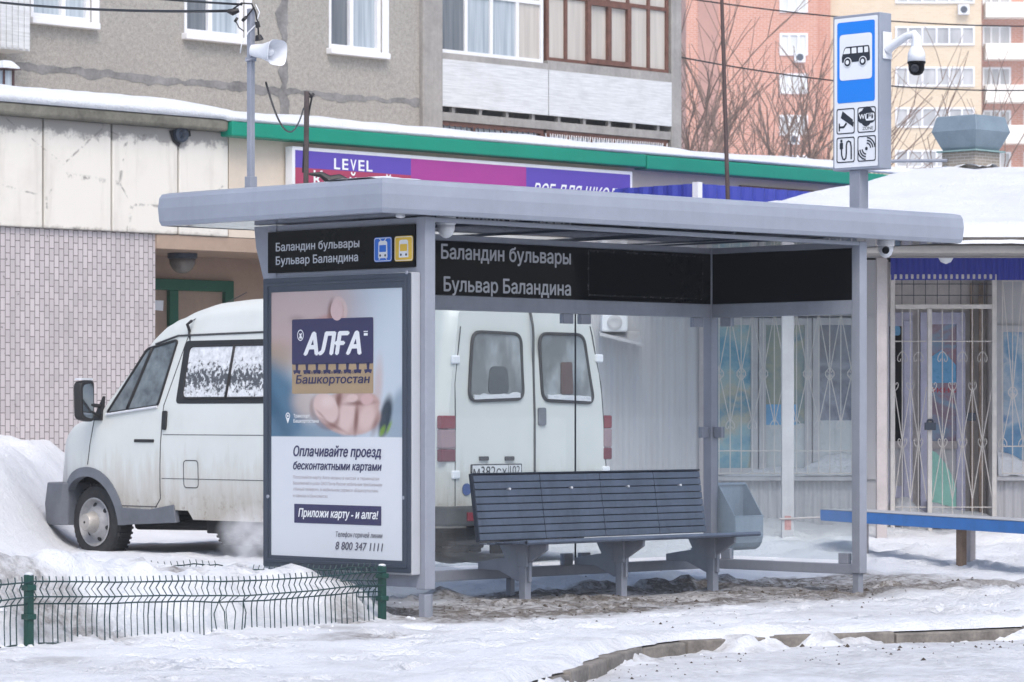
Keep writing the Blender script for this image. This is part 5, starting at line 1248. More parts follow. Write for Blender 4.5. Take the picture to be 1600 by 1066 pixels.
for i, pts in enumerate((((733, 627), (818, 624), (815, 522), (740, 518)), ((848, 626), (928, 630), (913, 523), (844, 521)))):
    q = poly_r(*pts); out = rpoly(q, .09)
    mb = MB(); rear_patch(mb, out, .004); w_ = mb.build('rear_window', M_REARG, van)
    mb = MB(); rear_line(mb, out, .015, .006, True); mb.build('window_seal', M_BLACK, w_, smooth='all')
    a, b = q[0], q[1]; mb = MB(); n_ = 14; up = [(a[0]+.05+(b[0]-a[0]-.1)*k/n_, a[1]+.018+(b[1]-a[1])*k/n_+.035+.016*fb(k*.3, i, 1.7, 2)) for k in range(n_+1)]; dn = [(x, a[1]+.014+(b[1]-a[1])*k/n_) for k, (x, _) in enumerate(up)]
    rear_patch(mb, dn+up[::-1], .022, .016); mb.build('snow_ledge', M_CAP, w_)
    if i == 1:
        q = poly_r((876, 616), (895, 616), (894, 566), (877, 566)); mb = MB(); rear_patch(mb, rpoly(q, .02), .016, .012); mb.build('seat_back', pm('red_brown_seat', (.10, .062, .058), .5, 0, .2, 6), w_)
    else:
        q = poly_r((762, 616), (795, 615), (793, 573), (766, 572)); mb = MB(); rear_patch(mb, rpoly(q, .06), .016, .012); mb.build('seat_back', pm('dark_grey_seat', (.06, .068, .075), .4, 0, .2, 6), w_)
M_LR = pm('red_lamp', (.20, .022, .035), .25, 0, .15, 8); M_LC = pm('clear_lamp', (.28, .19, .21), .2, 0, .12, 8); M_LD = pm('dark_red_lamp', (.13, .012, .025), .25, 0, .1, 8)
q0 = vr(711, 649); q1 = vr(709, 722)
zt_, zb_ = q0[1], q1[1]; xl = .02; xr = q0[0]-.0
for k, (xa, xb) in enumerate(((.012, xr), (VW-.11, VW-.012))):
    lampz = [zt_, zt_-(zt_-zb_)*.30, zt_-(zt_-zb_)*.72, zb_]
    def lb_(z0, z1): 
        m = MB()
        m.box(VC.x+xa, VC.x+xb, YR-.012, YR+.05, z1+.002, z0-.002); return m
    L_ = lb_(lampz[0], lampz[1]).build('tail_lamp', M_LR, van, bevel=.012)
    lb_(lampz[1], lampz[2]).build('clear_section', M_LC, L_, bevel=.012); lb_(lampz[2], lampz[3]).build('lower_section', M_LD, L_, bevel=.012)
for px, py in ((713, 562), (937, 560), (711, 742), (946, 735)):
    mb = MB(); q = vr(px, py); mb.box(VC.x+q[0]-.045, VC.x+q[0]+.045, YR+slope_rear(q[1])-.02, YR+slope_rear(q[1])+.01, q[1]-.035, q[1]+.035)
    mb.build('door_hinge', M_WPLASTIC, van, bevel=.012)
q = vr(846, 651); mb = MB(); rear_patch(mb, rrect(q[0]-.045, q[1]-.075, q[0]+.045, q[1]+.075, .02), .018, .02); mb.build('rear_handle', M_VPLAST, van, bevel=.004)
q0 = vr(735, 726); q1 = vr(814, 724); zt_ = (q0[1]+q1[1])/2
M_PLATE = pm('plate_white', (.62, .64, .66), .4, 0, .08, 8)
pa, pb_ = q0[0], q1[0]
mb = MB(); rear_patch(mb, rrect(pa, zt_-.125, pb_, zt_, .012), .012, .012); pt_ = mb.build('number_plate', M_BLACK, van)
mb = MB(); rear_patch(mb, rrect(pa+.012, zt_-.115, pb_-.012, zt_-.010, .01), .015, .004); mb.build('plate_face', M_PLATE, pt_)
PR = Pl((VC.x, YR, 0), (1, 0, 0), (0, 0, 1)); mb = MB(); wpl = pb_-pa
mb.text(PR, pa+.03*wpl, zt_-.103, 'м382сх', wpl*.66, .086, 0, .0, .018); mb.text(PR, pa+.75*wpl, zt_-.085, '102', wpl*.20, .070, 0, .0, .018)
mb.ribbon(PR, [(pa+.72*wpl, zt_-.115), (pa+.72*wpl, zt_-.01)], .006, .018); mb.build('plate_number', M_BLACK, pt_)
for px in (755, 795): q = vr(px, 717); mb = MB(); mb.box(VC.x+q[0]-.05, VC.x+q[0]+.05, YR-.02, YR+.01, q[1]-.015, q[1]+.02); mb.build('plate_lamp', M_BLACK, van, bevel=.005)
mb = MB(); mb.box(VC.x+.0, VC.x+VW, YR-.09, YR+.10, .36, .52); mb.build('rear_bumper', pm('dark_dirty_bumper', (.07, .072, .075), .65, 0, .3, 4, streak=.3), van, bevel=.02)
for b in (.22, VW-.36): MB().box(VC.x+b, VC.x+b+.14, YR-.10, YR-.085, .40, .47).build('reflector', M_LR, van)
MB().lathe((VC.x+.30, YR-.005, vr(722, 765)[1]), (0, -1, 0), [(.05, 0), (.05, .004), (.001, .006)], 18).build('round_sticker', pm('blue_sticker', (.05, .09, .25), .4, 0, .3, 20), van)
mb = MB(); mb.box(VC.x+.3, VC.x+1.7, YR+.0, YR+.12, .20, .36); mb.build('tow_bar', M_DARKUNDER, van)
# exhaust smoke by the sill
t = NT('exhaust_vapour'); t.t.nodes.remove(t.b)
pv = t.n('VolumePrincipled'); pv.inputs['Color'].default_value = (.97, .97, .98, 1)
ln = t.n('VectorMath', operation='LENGTH'); t.l(t.tc.outputs['Object'], ln.inputs[0])
k = t.math('MULTIPLY', t.ramp(ln.outputs['Value'], [(.25, 1.), (1., 0.)]), t.ramp(t.noise(2.2, 4, .6), [(.35, 0.), (.65, 1.)])); t.l(t.math('MULTIPLY', k, 6.0), pv.inputs['Density']); t.l(pv.outputs[0], t.t.nodes['Material Output'].inputs['Volume'])
q = hd(392, 852, 26.6)
me_ = MB().lathe((0, 0, 0), (0, 0, 1), [(math.sin(R(a)), -math.cos(R(a))) for a in range(0, 181, 15)], 20, False)
sk = me_.build('exhaust_smoke', t.m, None, smooth='all'); sk.location = (q.x, q.y, .30); sk.scale = (.26, .36, .27)
tag(sk, 'pale exhaust vapour drifting under the sill of the white minibus', 'smoke'); sk['kind'] = 'stuff'
# ---------------------------------------------------------------- kiosk on the right (local x to the right, y away, origin on the wall line)
YK = 33.0
kx = lambda px, Y=YK: (px-800)/F*Y
kz = lambda py, Y=YK: CAM[2]+(HOR-py)/F*Y
ki = thing('kiosk', 'long white kiosk with barred poster windows, corrugated walls and a snow covered roof', 'kiosk', cs(0, YK, 0), R(-45))
PK = Pl((0, 0, 0), (1, 0, 0), (0, 0, 1))
def kb(name, mb, m, parent=None, **k): return mb.build(name, m, parent or ki, local=True, **k)
t = NT('shaded_dirty_white_corrugated'); n = t.noise(1, 5, .7, t.co((6, 6, .7))); n2 = t.noise(5, 4, .7)
c = t.mix(t.ramp(n, [(.45, 0.), (.8, .4)]), (.49, .49, .51), (.34, .325, .325)); c = t.mix(t.ramp(n2, [(.68, 0.), (.74, .55)]), c, (.25, .24, .24)); t.set(c, .6, 0, .3); M_KW = t.m  # base tone lowered to carry canopy shade; streaks and spots are dirt
M_KFR = pm('shaded_off_white_frame', (.47, .47, .49), .6, 0, .1, 5, streak=.3); M_KPOST = pm('pinkish_post', (.43, .395, .395), .6, 0, .12, 5, streak=.3)  # off-white frame tone also holds the canopy shade
M_GRIL = pm('cream_painted_bars', (.60, .57, .54), .5, 0, .12, 9)
KL, KR = kx(900), kx(1780); zS = kz(744); zW = kz(497)
xA, xB = kx(1100), kx(1352); xC, xD = kx(1388), kx(1553)
zT = 2.80
def kcorr(x0, x1, z0, z1, o=-.005, pitch=.085, amp=.014):
    mb = MB(); k = int((x1-x0)/pitch)*4; pts = []
    for i in range(k+1):
        x = x0+(x1-x0)*i/k; y = o-amp*(0, 1, 1, 0)[i % 4]; pts += [(x, y, z0), (x, y, z1)]
    return mb.add(pts, [(2*i, 2*i+2, 2*i+3, 2*i+1) for i in range(k)])
m_ = kcorr(KL, xA-.02, -.3, zT-.25, 0, .11)
m_.add([], []); kb('corrugated_wall', m_, M_KW)
kb('corrugated_wall', kcorr(xA+.0, xB, -.3, zS-.05), M_KW); kb('corrugated_wall', kcorr(xD, KR, -.3, zS-.05), M_KW)
kb('wall', MB().box(KL, xC-.06, .02, .06, -.3, zS-.03).box(KL, xA, .02, .06, zS-.03, zT).box(xD, KR, .02, .06, -.3, zS-.03).box(xA, xC-.06, .0, .06, zW+.02, zT).box(xD, KR, -.0, .06, kz(509), zT).box(KR-.31, KR-.061, -.0, .06, zS-.029, kz(509)-.001).box(xB, xC-.06, -.02, .06, zS-.03, zW+.02).box(KL, KL+.06, .061, 6.5, -.3, zT).box(KR-.06, KR, .061, 6.5, -.3, zT).box(KL, KR, 6.44, 6.5, -.3, zT), M_KW)
mb = MB(); mb.box(xA-.05, xA, -.06, .0, -.3, zT-.2); kb('corner_trim', mb, M_KPOST)
# ledges
kb('sill', MB().box(xA, xB, -.12, .0, zS-.045, zS).box(xD, KR, -.12, .0, zS-.045, zS), M_KFR, bevel=.006)
# windows with posters inside
def poster_mat(name, pal, sc=2.2, seed=0):
    pal = [(p, tuple(v*.82 for v in c)) for p, c in pal]  # window prints dimmed, canopy shade put into their palette
    t = NT(name); n = t.noise(sc, 3, .55, t.co((1, 1, 1), loc=(seed, 0, seed*.7)), .8); n2 = t.noise(sc*5, 8, .7, t.co((1, 1, 1), loc=(seed*2, 1, 0)))
    c = t.ramp(t.math('ADD', t.math('MULTIPLY', n, .75), t.math('MULTIPLY', n2, .25)), pal); t.set(c, .15, 0, .5); return t.m
B1 = poster_mat('blue_beach_print', [(.30, srgb(38, 110, 150)), (.42, srgb(84, 160, 190)), (.5, srgb(150, 190, 200)), (.58, srgb(190, 190, 170)), (.66, srgb(80, 150, 180)), (.8, srgb(60, 90, 130))], 1.6, 3)
B2 = poster_mat('teal_yellow_print', [(.30, srgb(100, 135, 145)), (.42, srgb(120, 150, 155)), (.52, srgb(165, 170, 150)), (.6, srgb(110, 145, 160)), (.75, srgb(70, 100, 115))], 1.6, 8)
B3 = poster_mat('dark_blue_print', [(.30, srgb(60, 72, 92)), (.45, srgb(96, 112, 138)), (.52, srgb(140, 150, 170)), (.6, srgb(80, 95, 122)), (.75, srgb(56, 62, 80))], 1.4, 5)
B4 = poster_mat('blue_white_print', [(.30, srgb(66, 118, 170)), (.45, srgb(120, 165, 200)), (.54, srgb(185, 200, 214)), (.63, srgb(90, 140, 190)), (.78, srgb(70, 110, 160))], 1.6, 12)
B5 = poster_mat('red_grey_print', [(.30, srgb(110, 80, 100)), (.45, srgb(150, 130, 150)), (.52, srgb(130, 160, 190)), (.6, srgb(160, 120, 140)), (.75, srgb(90, 80, 100))], 1.8, 17)
M_MILK = pm('milky_film', (.50, .54, .56), .3, 0, .08, 2); M_SKYB = pm('sky_blue_print', srgb(92, 160, 205), .3, 0, .1, 3)
def kwin(x0, x1, z0, z1, pane, mull=(), lower=None, lz=None):
    w_ = kb('window', frame(MB(), PK, x0, x1, z0, z1, .07, -.02, .03, mull), M_KFR, bevel=.004)
    kb('pane', MB().flat(PK, [(x0+.05, z0+.05), (x1-.05, z0+.05), (x1-.05, z1-.05), (x0+.05, z1-.05)], .0), pane, w_)
    if lower: kb('poster', MB().flat(PK, [(x0+.06, z0+.05), (x1-.06, z0+.05), (x1-.06, lz), (x0+.06, lz)], .003), lower, w_)
    return w_
w1_ = kwin(xA+.005, kx(1184), zS+.01, zW, B1)
w2_ = kwin(kx(1184)+.01, kx(1268), zS+.01, zW, B2, (), M_MILK, kz(662))
kb('poster', MB().flat(PK, [(kx(1187), kz(664)), (kx(1246), kz(664)), (kx(1246), kz(632)), (kx(1187), kz(632))], .005), M_SKYB, w2_)
w3_ = kwin(kx(1268)+.01, xB-.01, zS+.01, zW, B3, (), M_MILK, kz(657))
w4_ = kwin(xD+.02, kx(1660), zS+.01, kz(508), B4); w5_ = kwin(kx(1660)+.01, KR-.3, zS+.01, kz(508), B4)
# snow lying on the window ledges
def kdrift(name, x0, x1, z0, hts, d0=-.10, d1=-.004, seed=1):
    def f(u, v):
        x = x0+(x1-x0)*u; h = max(.004, interp(u, hts)+.02*fb(x, seed, 3, 3)); y = d0+(d1-d0)*v
        return Vector((x, y, z0-.004+h*sm(v*1.5+.12)+.01*fb(x, y+seed, 9, 2)))
    return kb(name, MB().grid(f, 50, 10), M_CAP, smooth='all')
kdrift('ledge_snow', xA+.1, xB-.03, zS, [(0, .0), (.25, .06), (.45, .10), (.6, .10), (.75, .22), (.88, .24), (1, .13)], -.11, .04)
kdrift('ledge_snow', xD+.03, kx(1690), zS, [(0, .26), (.2, .22), (.4, .12), (.7, .06), (1, .02)], -.11, .04, 4)
# ornamental grilles
PKG = Pl((0, -.16, 0), (1, 0, 0), (0, 0, 1))
def bar(mb, x0, z0, x1, z1, r=.0075, o=0): r = r*.72; mb.tube([PKG.p(x0, z0, o), PKG.p(x1, z1, o)], r, 5)
def curl(mb, x, z, s_, up=1):
    P = [(0, 0), (.5, .25), (.95, .75), (1.05, 1.25), (.75, 1.55), (.42, 1.4), (.40, 1.1)]
    for sg in (-1, 1): mb.tube([PKG.p(x+sg*a*.042*s_, z+up*b*.060*s_, .012) for a, b in P], .0042, 5)
def lattice(x0, x1, z0, z1, pitch, name='grille', midz=None, botz=None):
    mb = MB(); nb_ = max(2, round((x1-x0)/pitch)); mid = midz or z0+(z1-z0)*.58; bot = botz or z0+(z1-z0)*.22
    for i in range(nb_+1): x = x0+(x1-x0)*i/nb_; bar(mb, x, z0, x, z1)
    for i in range(0, nb_, 2):
        xa = x0+(x1-x0)*i/nb_; xm = x0+(x1-x0)*(i+1)/nb_; xb = x0+(x1-x0)*min(nb_, i+2)/nb_
        for q in (xa, xb): bar(mb, q, z1, xm, mid, .0065, .008); bar(mb, xm, mid, q, bot, .0065, .008)
        curl(mb, xm, mid-.07, 1); curl(mb, xm, mid+.05, 1, -1); curl(mb, xa, bot+.04, 1, -1)
    bar(mb, x0, z0+(z1-z0)*.145, x1, z0+(z1-z0)*.145, .009); bar(mb, x0, z0+.01, x1, z0+.01, .009); bar(mb, x0, z1, x1, z1, .009)
    return kb(name, mb, M_GRIL)
lattice(xA+.03, xB-.04, zS+.02, zW+.05, .112, midz=kz(583), botz=kz(662))
lattice(xD+.06, kx(1690), zS+.02, kz(440), .105, midz=kz(612), botz=kz(690))
# door bay
zd1 = kz(430); zd2 = kz(480); zd0 = kz(800)
kb('door_recess', MB().box(xC-.05, xD, .50, .56, -.3, zT).box(xC-.06, xC, .0, .5, -.3, zT).box(xD-.01, xD+.05, .061, .5, -.3, zT), pm('weathered_back_wall', (.66, .62, .60), .8, 0, .15, 4, streak=.25))
PKD = Pl((0, .44, 0), (1, 0, 0), (0, 0, 1))
M_LAV = pm('lavender_door_paint', (.50, .50, .64), .6, 0, .14, 6, streak=.4)
dl, dm_, dr = kx(1392), kx(1449), kx(1517)
drr = kb('inner_door', MB().ring(PKD, [(dl, .1), (dm_-.1, .1), (dm_-.1, kz(486)), (dl, kz(486))], [(dl+.03, .55), (dm_-.20, .55), (dm_-.20, kz(508)), (dl+.03, kz(508))], 0, .05).ring(PKD, [(dm_-.02, .1), (dr, .1), (dr, kz(486)), (dm_-.02, kz(486))], [(dm_+.06, .14), (dr-.09, .14), (dr-.09, kz(505)), (dm_+.06, kz(505))], 0, .05).slab(PKD, [(dm_-.19, .1), (dm_-.1, .1), (dm_-.1, kz(500)), (dm_-.19, kz(500))], .051, .065), M_LAV, bevel=.005)
kb('dark_pane', MB().flat(PKD, [(dl+.03, kz(690)), (dm_-.20, kz(690)), (dm_-.20, kz(508)), (dl+.03, kz(508))], .02), M_GLOSSBLK, drr)
kb('lower_panel', MB().flat(PKD, [(dl+.02, .1), (dm_-.2, .1), (dm_-.2, kz(692)), (dl+.02, kz(692))], .02).flat(PKD, [(dm_+.05, .1), (dr-.08, .1), (dr-.08, kz(700)), (dm_+.05, kz(700))], .02), M_KFR, drr)
kb('poster_pane', MB().flat(PKD, [(dm_+.05, kz(690)), (dr-.08, kz(690)), (dr-.08, kz(505)), (dm_+.05, kz(505))], .022), B5, drr)
kb('sky_blue_print', MB().flat(PKD, [(dm_+.06, kz(598)), (dr-.09, kz(598)), (dr-.09, kz(570)), (dm_+.20, kz(545)), (dm_+.06, kz(560))], .025), M_SKYB, drr)
kb('round_sticker', MB().flat(PKD, rrect(dl+.04, kz(523), dm_-.22, kz(508), .03), .026), M_SKYB, drr)
mb = MB(); mb.text(PKD, dm_+.07, kz(613), 'окно', .28, .06, 0, .02, .026); kb('red_lettering', mb, pm('faded_red_print', srgb(170, 70, 90), .5, 0, .1, 6), drr)
tq = [(dm_+.04, kz(788)), (dr-.10, kz(795))] + [(dr-.10-.42*sm(k/8)*1.0*(k/8)**.6, kz(790)+(kz(702)-kz(790))*math.sin(R(90*k/8))) for k in range(1, 9)]
tq = [(dm_+.05, kz(785)), (dr-.09, kz(795)), (dr-.09, kz(765)), (dr-.13, kz(745)), (dr-.20, kz(725)), (dr-.29, kz(708)), (dm_+.05, kz(702))]
kb('teal_patch', MB().flat(PKD, tq, .03), pm('teal_film', srgb(150, 208, 194), .35, 0, .12, 3), drr)
mb = MB(); mb.slab(PKD, [(dm_+.05, kz(702)), (dr-.08, kz(702)), (dr-.08, kz(690)), (dm_+.05, kz(690))], .03, .05); kb('letter_rail', mb, M_KPOST, drr); mb = MB(); mb.slab(PKD, [(dl+.02, kz(702)), (dm_-.2, kz(702)), (dm_-.2, kz(690)), (dl+.02, kz(690))], .03, .05); kb('letter_rail', mb, M_KPOST, drr)
mb = MB(); xr_ = kx(1527); mb.box(xr_-.014, xr_+.014, .36, .44, -.2, kz(440)); mb.box(kx(1540)-.02, kx(1540)+.02, .3, .36, -.2, kz(440)); kb('rusty_jamb', mb, pm('rusty_wood', (.33, .25, .20), .9, 0, .4, 6))
fr = frame(MB(), PKG, xC, xD, -.1, zd1, .045, 0, .035, (), (zd2,)); fr.slab(PKG, [(dm_-.022, -.1), (dm_+.022, -.1), (dm_+.022, zd2-.02), (dm_-.022, zd2-.02)], -.004, .045)
kb('grille_door_frame', fr, M_GRIL, bevel=.005)
mb = MB()
for i in range(1, 9): bar(mb, xC+(xD-xC)*i/9, zd2, xC+(xD-xC)*i/9, zd1, .006)
for k in (.35, .7): bar(mb, xC, zd2+(zd1-zd2)*k, xD, zd2+(zd1-zd2)*k, .006)
kb('transom_grid', mb, M_DARKSTEEL)
mb = MB()
for x0, x1, nbar in ((xC+.04, dm_-.03, 4), (dm_+.03, xD-.04, 6)):
    for i in range(1, nbar): x = x0+(x1-x0)*i/nbar; bar(mb, x, -.05, x, zd2, .007)
    for zz_ in (kz(534), kz(792)): bar(mb, x0, zz_, x1, zz_, .008)
    for i in range(0, nbar, 2):
        xa = x0+(x1-x0)*i/nbar; xm = x0+(x1-x0)*min(nbar, i+1)/nbar; xb = x0+(x1-x0)*min(nbar, i+2)/nbar
        curl(mb, xm, kz(545)-.03, 1.1, -1)
        for q in (xa, xb): bar(mb, q, kz(605), xm, kz(690), .007, .008); bar(mb, xm, kz(690), q, kz(780), .007, .008)
        curl(mb, xm, kz(700), 1.0); curl(mb, xa, kz(605)-.04, .9)
kb('door_grille', mb, M_GRIL)
kb('padlock', MB().box(dm_-.055, dm_+.055, -.25, -.20, kz(672), kz(660)).tube([(dm_-.03, -.225, kz(660)), (dm_-.02, -.225, kz(656)), (dm_+.02, -.225, kz(656)), (dm_+.03, -.225, kz(660))], .012, 6), M_DARKSTEEL, bevel=.006)
kb('handle_box', MB().box(kx(1509), kx(1524), -.06, .0, kz(658), kz(645)), M_DARKSTEEL, bevel=.01)
kdrift('door_snow', xC+.02, dm_-.03, kz(800), [(0, .02), (.25, .13), (.6, .15), (.85, .06), (1, .02)], -.12, .40, 7)
kdrift('door_snow', dm_+.03, xD-.05, kz(806), [(0, .14), (.3, .10), (.6, .05), (1, .02)], -.12, .40, 9)
# blue corrugated valance
mb = kcorr(xC, KR, kz(439), kz(404), -.19, .055, .012); kb('blue_valance', mb, M_BLUE)
# canopy: posts, beam, soffit
YP = 31.5; yp = YP-YK; zb0_ = kz(403, YP); zb1_ = kz(385, YP)
px0 = kx(1085, YP); px1 = kx(1790, YP)
kb('canopy_beam', MB().box(px0, px1, yp-.05, yp+.05, zb0_, zb1_).box(px0, px1, yp-.09, yp-.052, zb1_-.03, zb1_+.03), pm('shaded_weathered_beam', (.25, .24, .235), .8, 0, .15, 3, streak=.3), bevel=.01)  # grey-brown shadow below the eaves is put into the beam colour
kb('soffit', MB().box(px0, px1, yp+.05, -.02, zb1_-.02, zb1_+.01), pm('shaded_soffit', (.24, .23, .23), .85, 0, .15, 3))  # soffit colour darkened to hold the eaves shadow
for pxp, wd_, mm_ in ((1230.5, 19, M_KFR), (1377, 16, M_KPOST), (1700, 17, M_KPOST)):
    c_ = kx(pxp, YP); h_ = wd_/2/F*YP; kb('canopy_post', MB().box(c_-h_, c_+h_, yp-.05, yp+.05, -.2, zb0_), mm_, bevel=.006)
q = kx(1232, YP); kb('red_paint_smear', MB().box(q-.04, q+.02, yp-.053, yp-.049, kz(828, YP), kz(806, YP)), pm('red_paint', (.48, .25, .24), .6, 0, .3, 20))
mb = MB(); mb.tube([(kx(1217, YP), yp-.06, kz(811, YP)), (kx(1290, YP), yp-.06, kz(808, YP))], .010, 5); kb('tie_bar', mb, M_KPOST)
c_ = kx(1478, YP+.4); kb('porch_lamp', MB().lathe((c_, yp+.4, zb1_-.02), (0, 0, -1), [(.085, 0), (.085, .02), (.08, .06), (.05, .11), (.001, .13)], 18), M_WPLASTIC, smooth='all')
# roof
ez = kz(372, 30.9)+.10; ye = 30.9-YK; yr = 35.5-YK; yb2 = 40.0-YK; rzr = kz(262, 35.5); el = 1.32; er = kx(2600); hipx = kx(1440, 35.5)-el
def roofz(x, y):
    fr_ = (y-ye)/(yr-ye); bk_ = (yb2-y)/(yb2-yr); lf = (x-el)/hipx; rt = (er-x)/hipx
    return ez+(rzr-ez)*max(0, min(fr_, bk_, lf, rt, 1))
def rs(u, v):
    x = el+(er-el)*u; y = ye+(yb2-ye)*v; d = min(x-el, er-x, y-ye, yb2-y); e = sm(d/.22)
    return Vector((x, y, roofz(x, y)-.10*(1-e)+.035*fb(x, y, .8, 3)*e+.012*fb(x, y, 4, 2)-(.05 if d <= 0 else 0)))
kb('roof_snow', MB().grid(rs, 110, 90), M_CAP, smooth='all')
mb = MB(); mb.box(el+.03, er-.03, ye+.03, yb2-.03, ez-.16, ez-.09)
kb('roof', mb, pm('tarred_roof_edge', (.10, .09, .085), .9, 0, .3, 5))
mb = MB(); mb.box(el+.08, er-.08, ye+.06, yp+.04, ez-.24, ez-.162); kb('eaves_board', mb, pm('shaded_cream_eaves', (.30, .285, .27), .7, 0, .12, 4), bevel=.01)  # cream board darkened, eaves shadow painted into it
# air conditioner with small awning on the corrugated wall
ac = thing('air_conditioner', 'snow topped air conditioner box on the white corrugated kiosk wall behind the van', 'air conditioner', cs(kx(965), YK-.25, kz(520)), R(-45))
a0_ = kx(938)-kx(965); a1_ = kx(979)-kx(965)
MB().box(a0_, a1_, -.15, .21, 0, kz(492)-kz(520)).build('casing', M_WPLASTIC, ac, local=True, bevel=.02)
MB().lathe(((a0_+a1_)/2, -.15, (kz(492)-kz(520))/2), (0, -1, 0), [(.075, 0), (.075, .01), (.05, .015), (.01, .01)], 14).build('fan_grille', M_KW, ac, local=True)
z_ = kz(527)-kz(520); x0_ = kx(938)-kx(965); x1_ = kx(1000)-kx(965)
MB().prism([(x0_-.02, -.32, z_-.0), (x1_, -.32, z_-.10), (x1_, -.32, z_-.07), (x0_-.02, -.32, z_+.03)], [(x0_-.02, .22, z_+.02), (x1_, .22, z_+.02), (x1_, .22, z_+.06), (x0_-.02, .22, z_+.06)]).build('awning', M_KFR, ac, local=True)
# roof vent
Yv = 35.7; vx = kx(1517, Yv); vo = cs(vx, Yv, kz(275, Yv))
vt = thing('roof_vent', 'blue grey metal vent hood on a brick stub on the snowy kiosk roof', 'vent', vo, 0)
s_ = Yv/F
def sq(mb, secs):
    k = len(mb.v)
    for r_, z in secs: mb.v += [Vector((a*r_, b*r_, z)) for a, b in ((-1, -1), (1, -1), (1, 1), (-1, 1))]
    for i in range(len(secs)-1): mb.f += [(k+i*4+j, k+i*4+(j+1) % 4, k+i*4+4+(j+1) % 4, k+i*4+4+j) for j in range(4)]
    mb.f += [(k+3, k+2, k+1, k), tuple(k+(len(secs)-1)*4+j for j in range(4))]; return mb
zz_ = lambda py: kz(py, Yv)-kz(275, Yv)
M_VENT = pm('blue_grey_zinc', (.20, .26, .31), .45, .15, .14, 4)
hw = lambda px: px*s_/math.sqrt(2)
sq(MB(), [(hw(44), zz_(236)), (hw(47), zz_(232)), (hw(62), zz_(207)), (hw(54), zz_(184)), (hw(50), zz_(183))]).build('hood', M_VENT, vt, local=True, bevel=.008)
sq(MB(), [(hw(54), zz_(239)), (hw(54), zz_(236.5))]).build('base_plate', pm('verdigris_plate', (.22, .33, .33), .5, .1, .15, 4), vt, local=True)
sq(MB(), [(hw(45), zz_(300)), (hw(45), zz_(239.5))]).build('brick_stub', brick('old_brick', (.33, .29, .25), (.27, .24, .21), (.42, .40, .37), 5), vt, local=True)
MB().grid(lambda u, v: Vector(((u-.5)*2*hw(60), (v-.5)*2*hw(60), zz_(262)+.05*fb(u*3, v*3, 1, 3))), 10, 10).build('snow_skirt', M_CAP, vt, local=True, smooth='all')
rl = MB(); rl.tube([cs(kx(1385, 35.9), 35.9, kz(252, 35.9))-vo, cs(kx(1480, 35.6), 35.6, kz(251, 35.6))-vo], .02, 6); rl.build('stay_rail', M_STEEL, vt, local=True)
# ---------------------------------------------------------------- blue bench in front of the kiosk
bl = cs((1283-800)/F*29.0, 29.0, 0); brr = cs((1700-800)/F*24.9, 24.9, 0); dd = (brr-bl); LB_ = dd.length; rzb = math.atan2(dd.y, dd.x)
bb = thing('blue_plank_bench', 'long blue plank bench on post legs standing in snow before the kiosk', 'bench', bl, rzb)
M_BLUEP = pm('bright_blue_paint', srgb(50, 118, 190), .5, 0, .12, 5); M_GREYP = pm('snow_dusted_plank', (.36, .37, .39), .8, 0, .2, 6)
bk_ = MB().box(0, LB_, -.006, .03, .345, .44).build('front_plank', M_BLUEP, bb, local=True, bevel=.006)
MB().box(.0, LB_, .031, .36, .41, .445).box(0, LB_, -.007, .03, .441, .449).build('seat', M_GREYP, bb, local=True, bevel=.005)
MB().box(-.004, .0, -.006, .36, .36, .44).build('end_cap', M_BLUEP, bb, local=True)
for xl_, yl_, mm_ in ((.6, .08, M_KPOST), (2.05, .30, M_KPOST), (2.33, .06, pm('bare_brown_wood', (.20, .14, .10), .85, 0, .3, 7)), (4.2, .06, M_KPOST)):
    MB().box(xl_-.045, xl_+.045, yl_, yl_+.05, -.15, .41).build('leg', mm_, bb, local=True, bevel=.004)
# ---------------------------------------------------------------- mast, loudspeaker, cables
mx, my = .24, 1.90
mast = thing('mast', 'slim grey square mast standing on the back left of the shelter roof', 'mast', (mx, my, 2.716))
Ym = tocam(mx, my)[1]; mz = lambda py: CAM[2]+(HOR-py)/F*Ym
qx_ = (392-800)/F*Ym; mp = cs(qx_, Ym, 0); mx, my = mp.x, mp.y; mast.location = (mx, my, 2.716)
MB().box(mx-.019, mx+.019, my-.019, my+.019, 2.72, mz(14)).box(mx-.004, mx+.004, my-.0225, my-.019, 2.9, mz(20)).build('pole', M_STEEL, mast, bevel=.003)
MB().box(mx-.03, mx+.03, my-.03, my+.03, 2.70, mz(276)).box(mx-.06, mx+.06, my-.06, my+.06, 2.70, 2.724).build('base_sleeve', M_STEEL, mast, bevel=.003)
lsd = Vector((R2, -R2, 0)); tow = Vector((-R2, -R2, 0))
ls = thing('loudspeaker', 'white horn loudspeaker clamped to the slim grey mast', 'loudspeaker', (mx, my, mz(84)))
ld = (lsd*.80+tow*.55+Vector((0, 0, -.12))).normalized(); lo_ = Vector((mx, my, mz(80)))+lsd*.02+tow*.03
mb = MB(); a_ = Vector((0, 0, 1)); u_ = ld.cross(a_).normalized(); v_ = u_.cross(ld).normalized(); ks = []
def horn(r, h, k_=.4): return [lo_+ld*h+u_*x+v_*y for x, y in rrect(-r, -r*.86, r, r*.86, r*k_*1.6, 4)]
rings_ = [horn(.045, .0, .6), (horn(.05, .03, .6)), horn(.058, .10), horn(.088, .19), horn(.098, .20), horn(.098, .205), horn(.088, .19), horn(.05, .12), horn(.03, .09)]
n_ = len(rings_[0]); vs = [p for r_ in rings_ for p in r_]
mb.add(vs, [(i*n_+k, i*n_+(k+1) % n_, (i+1)*n_+(k+1) % n_, (i+1)*n_+k) for i in range(len(rings_)-1) for k in range(n_)]+[tuple(range(n_)), tuple((len(rings_)-1)*n_+k for k in range(n_))])
mb.build('horn', M_WPLASTIC, ls, smooth=True)
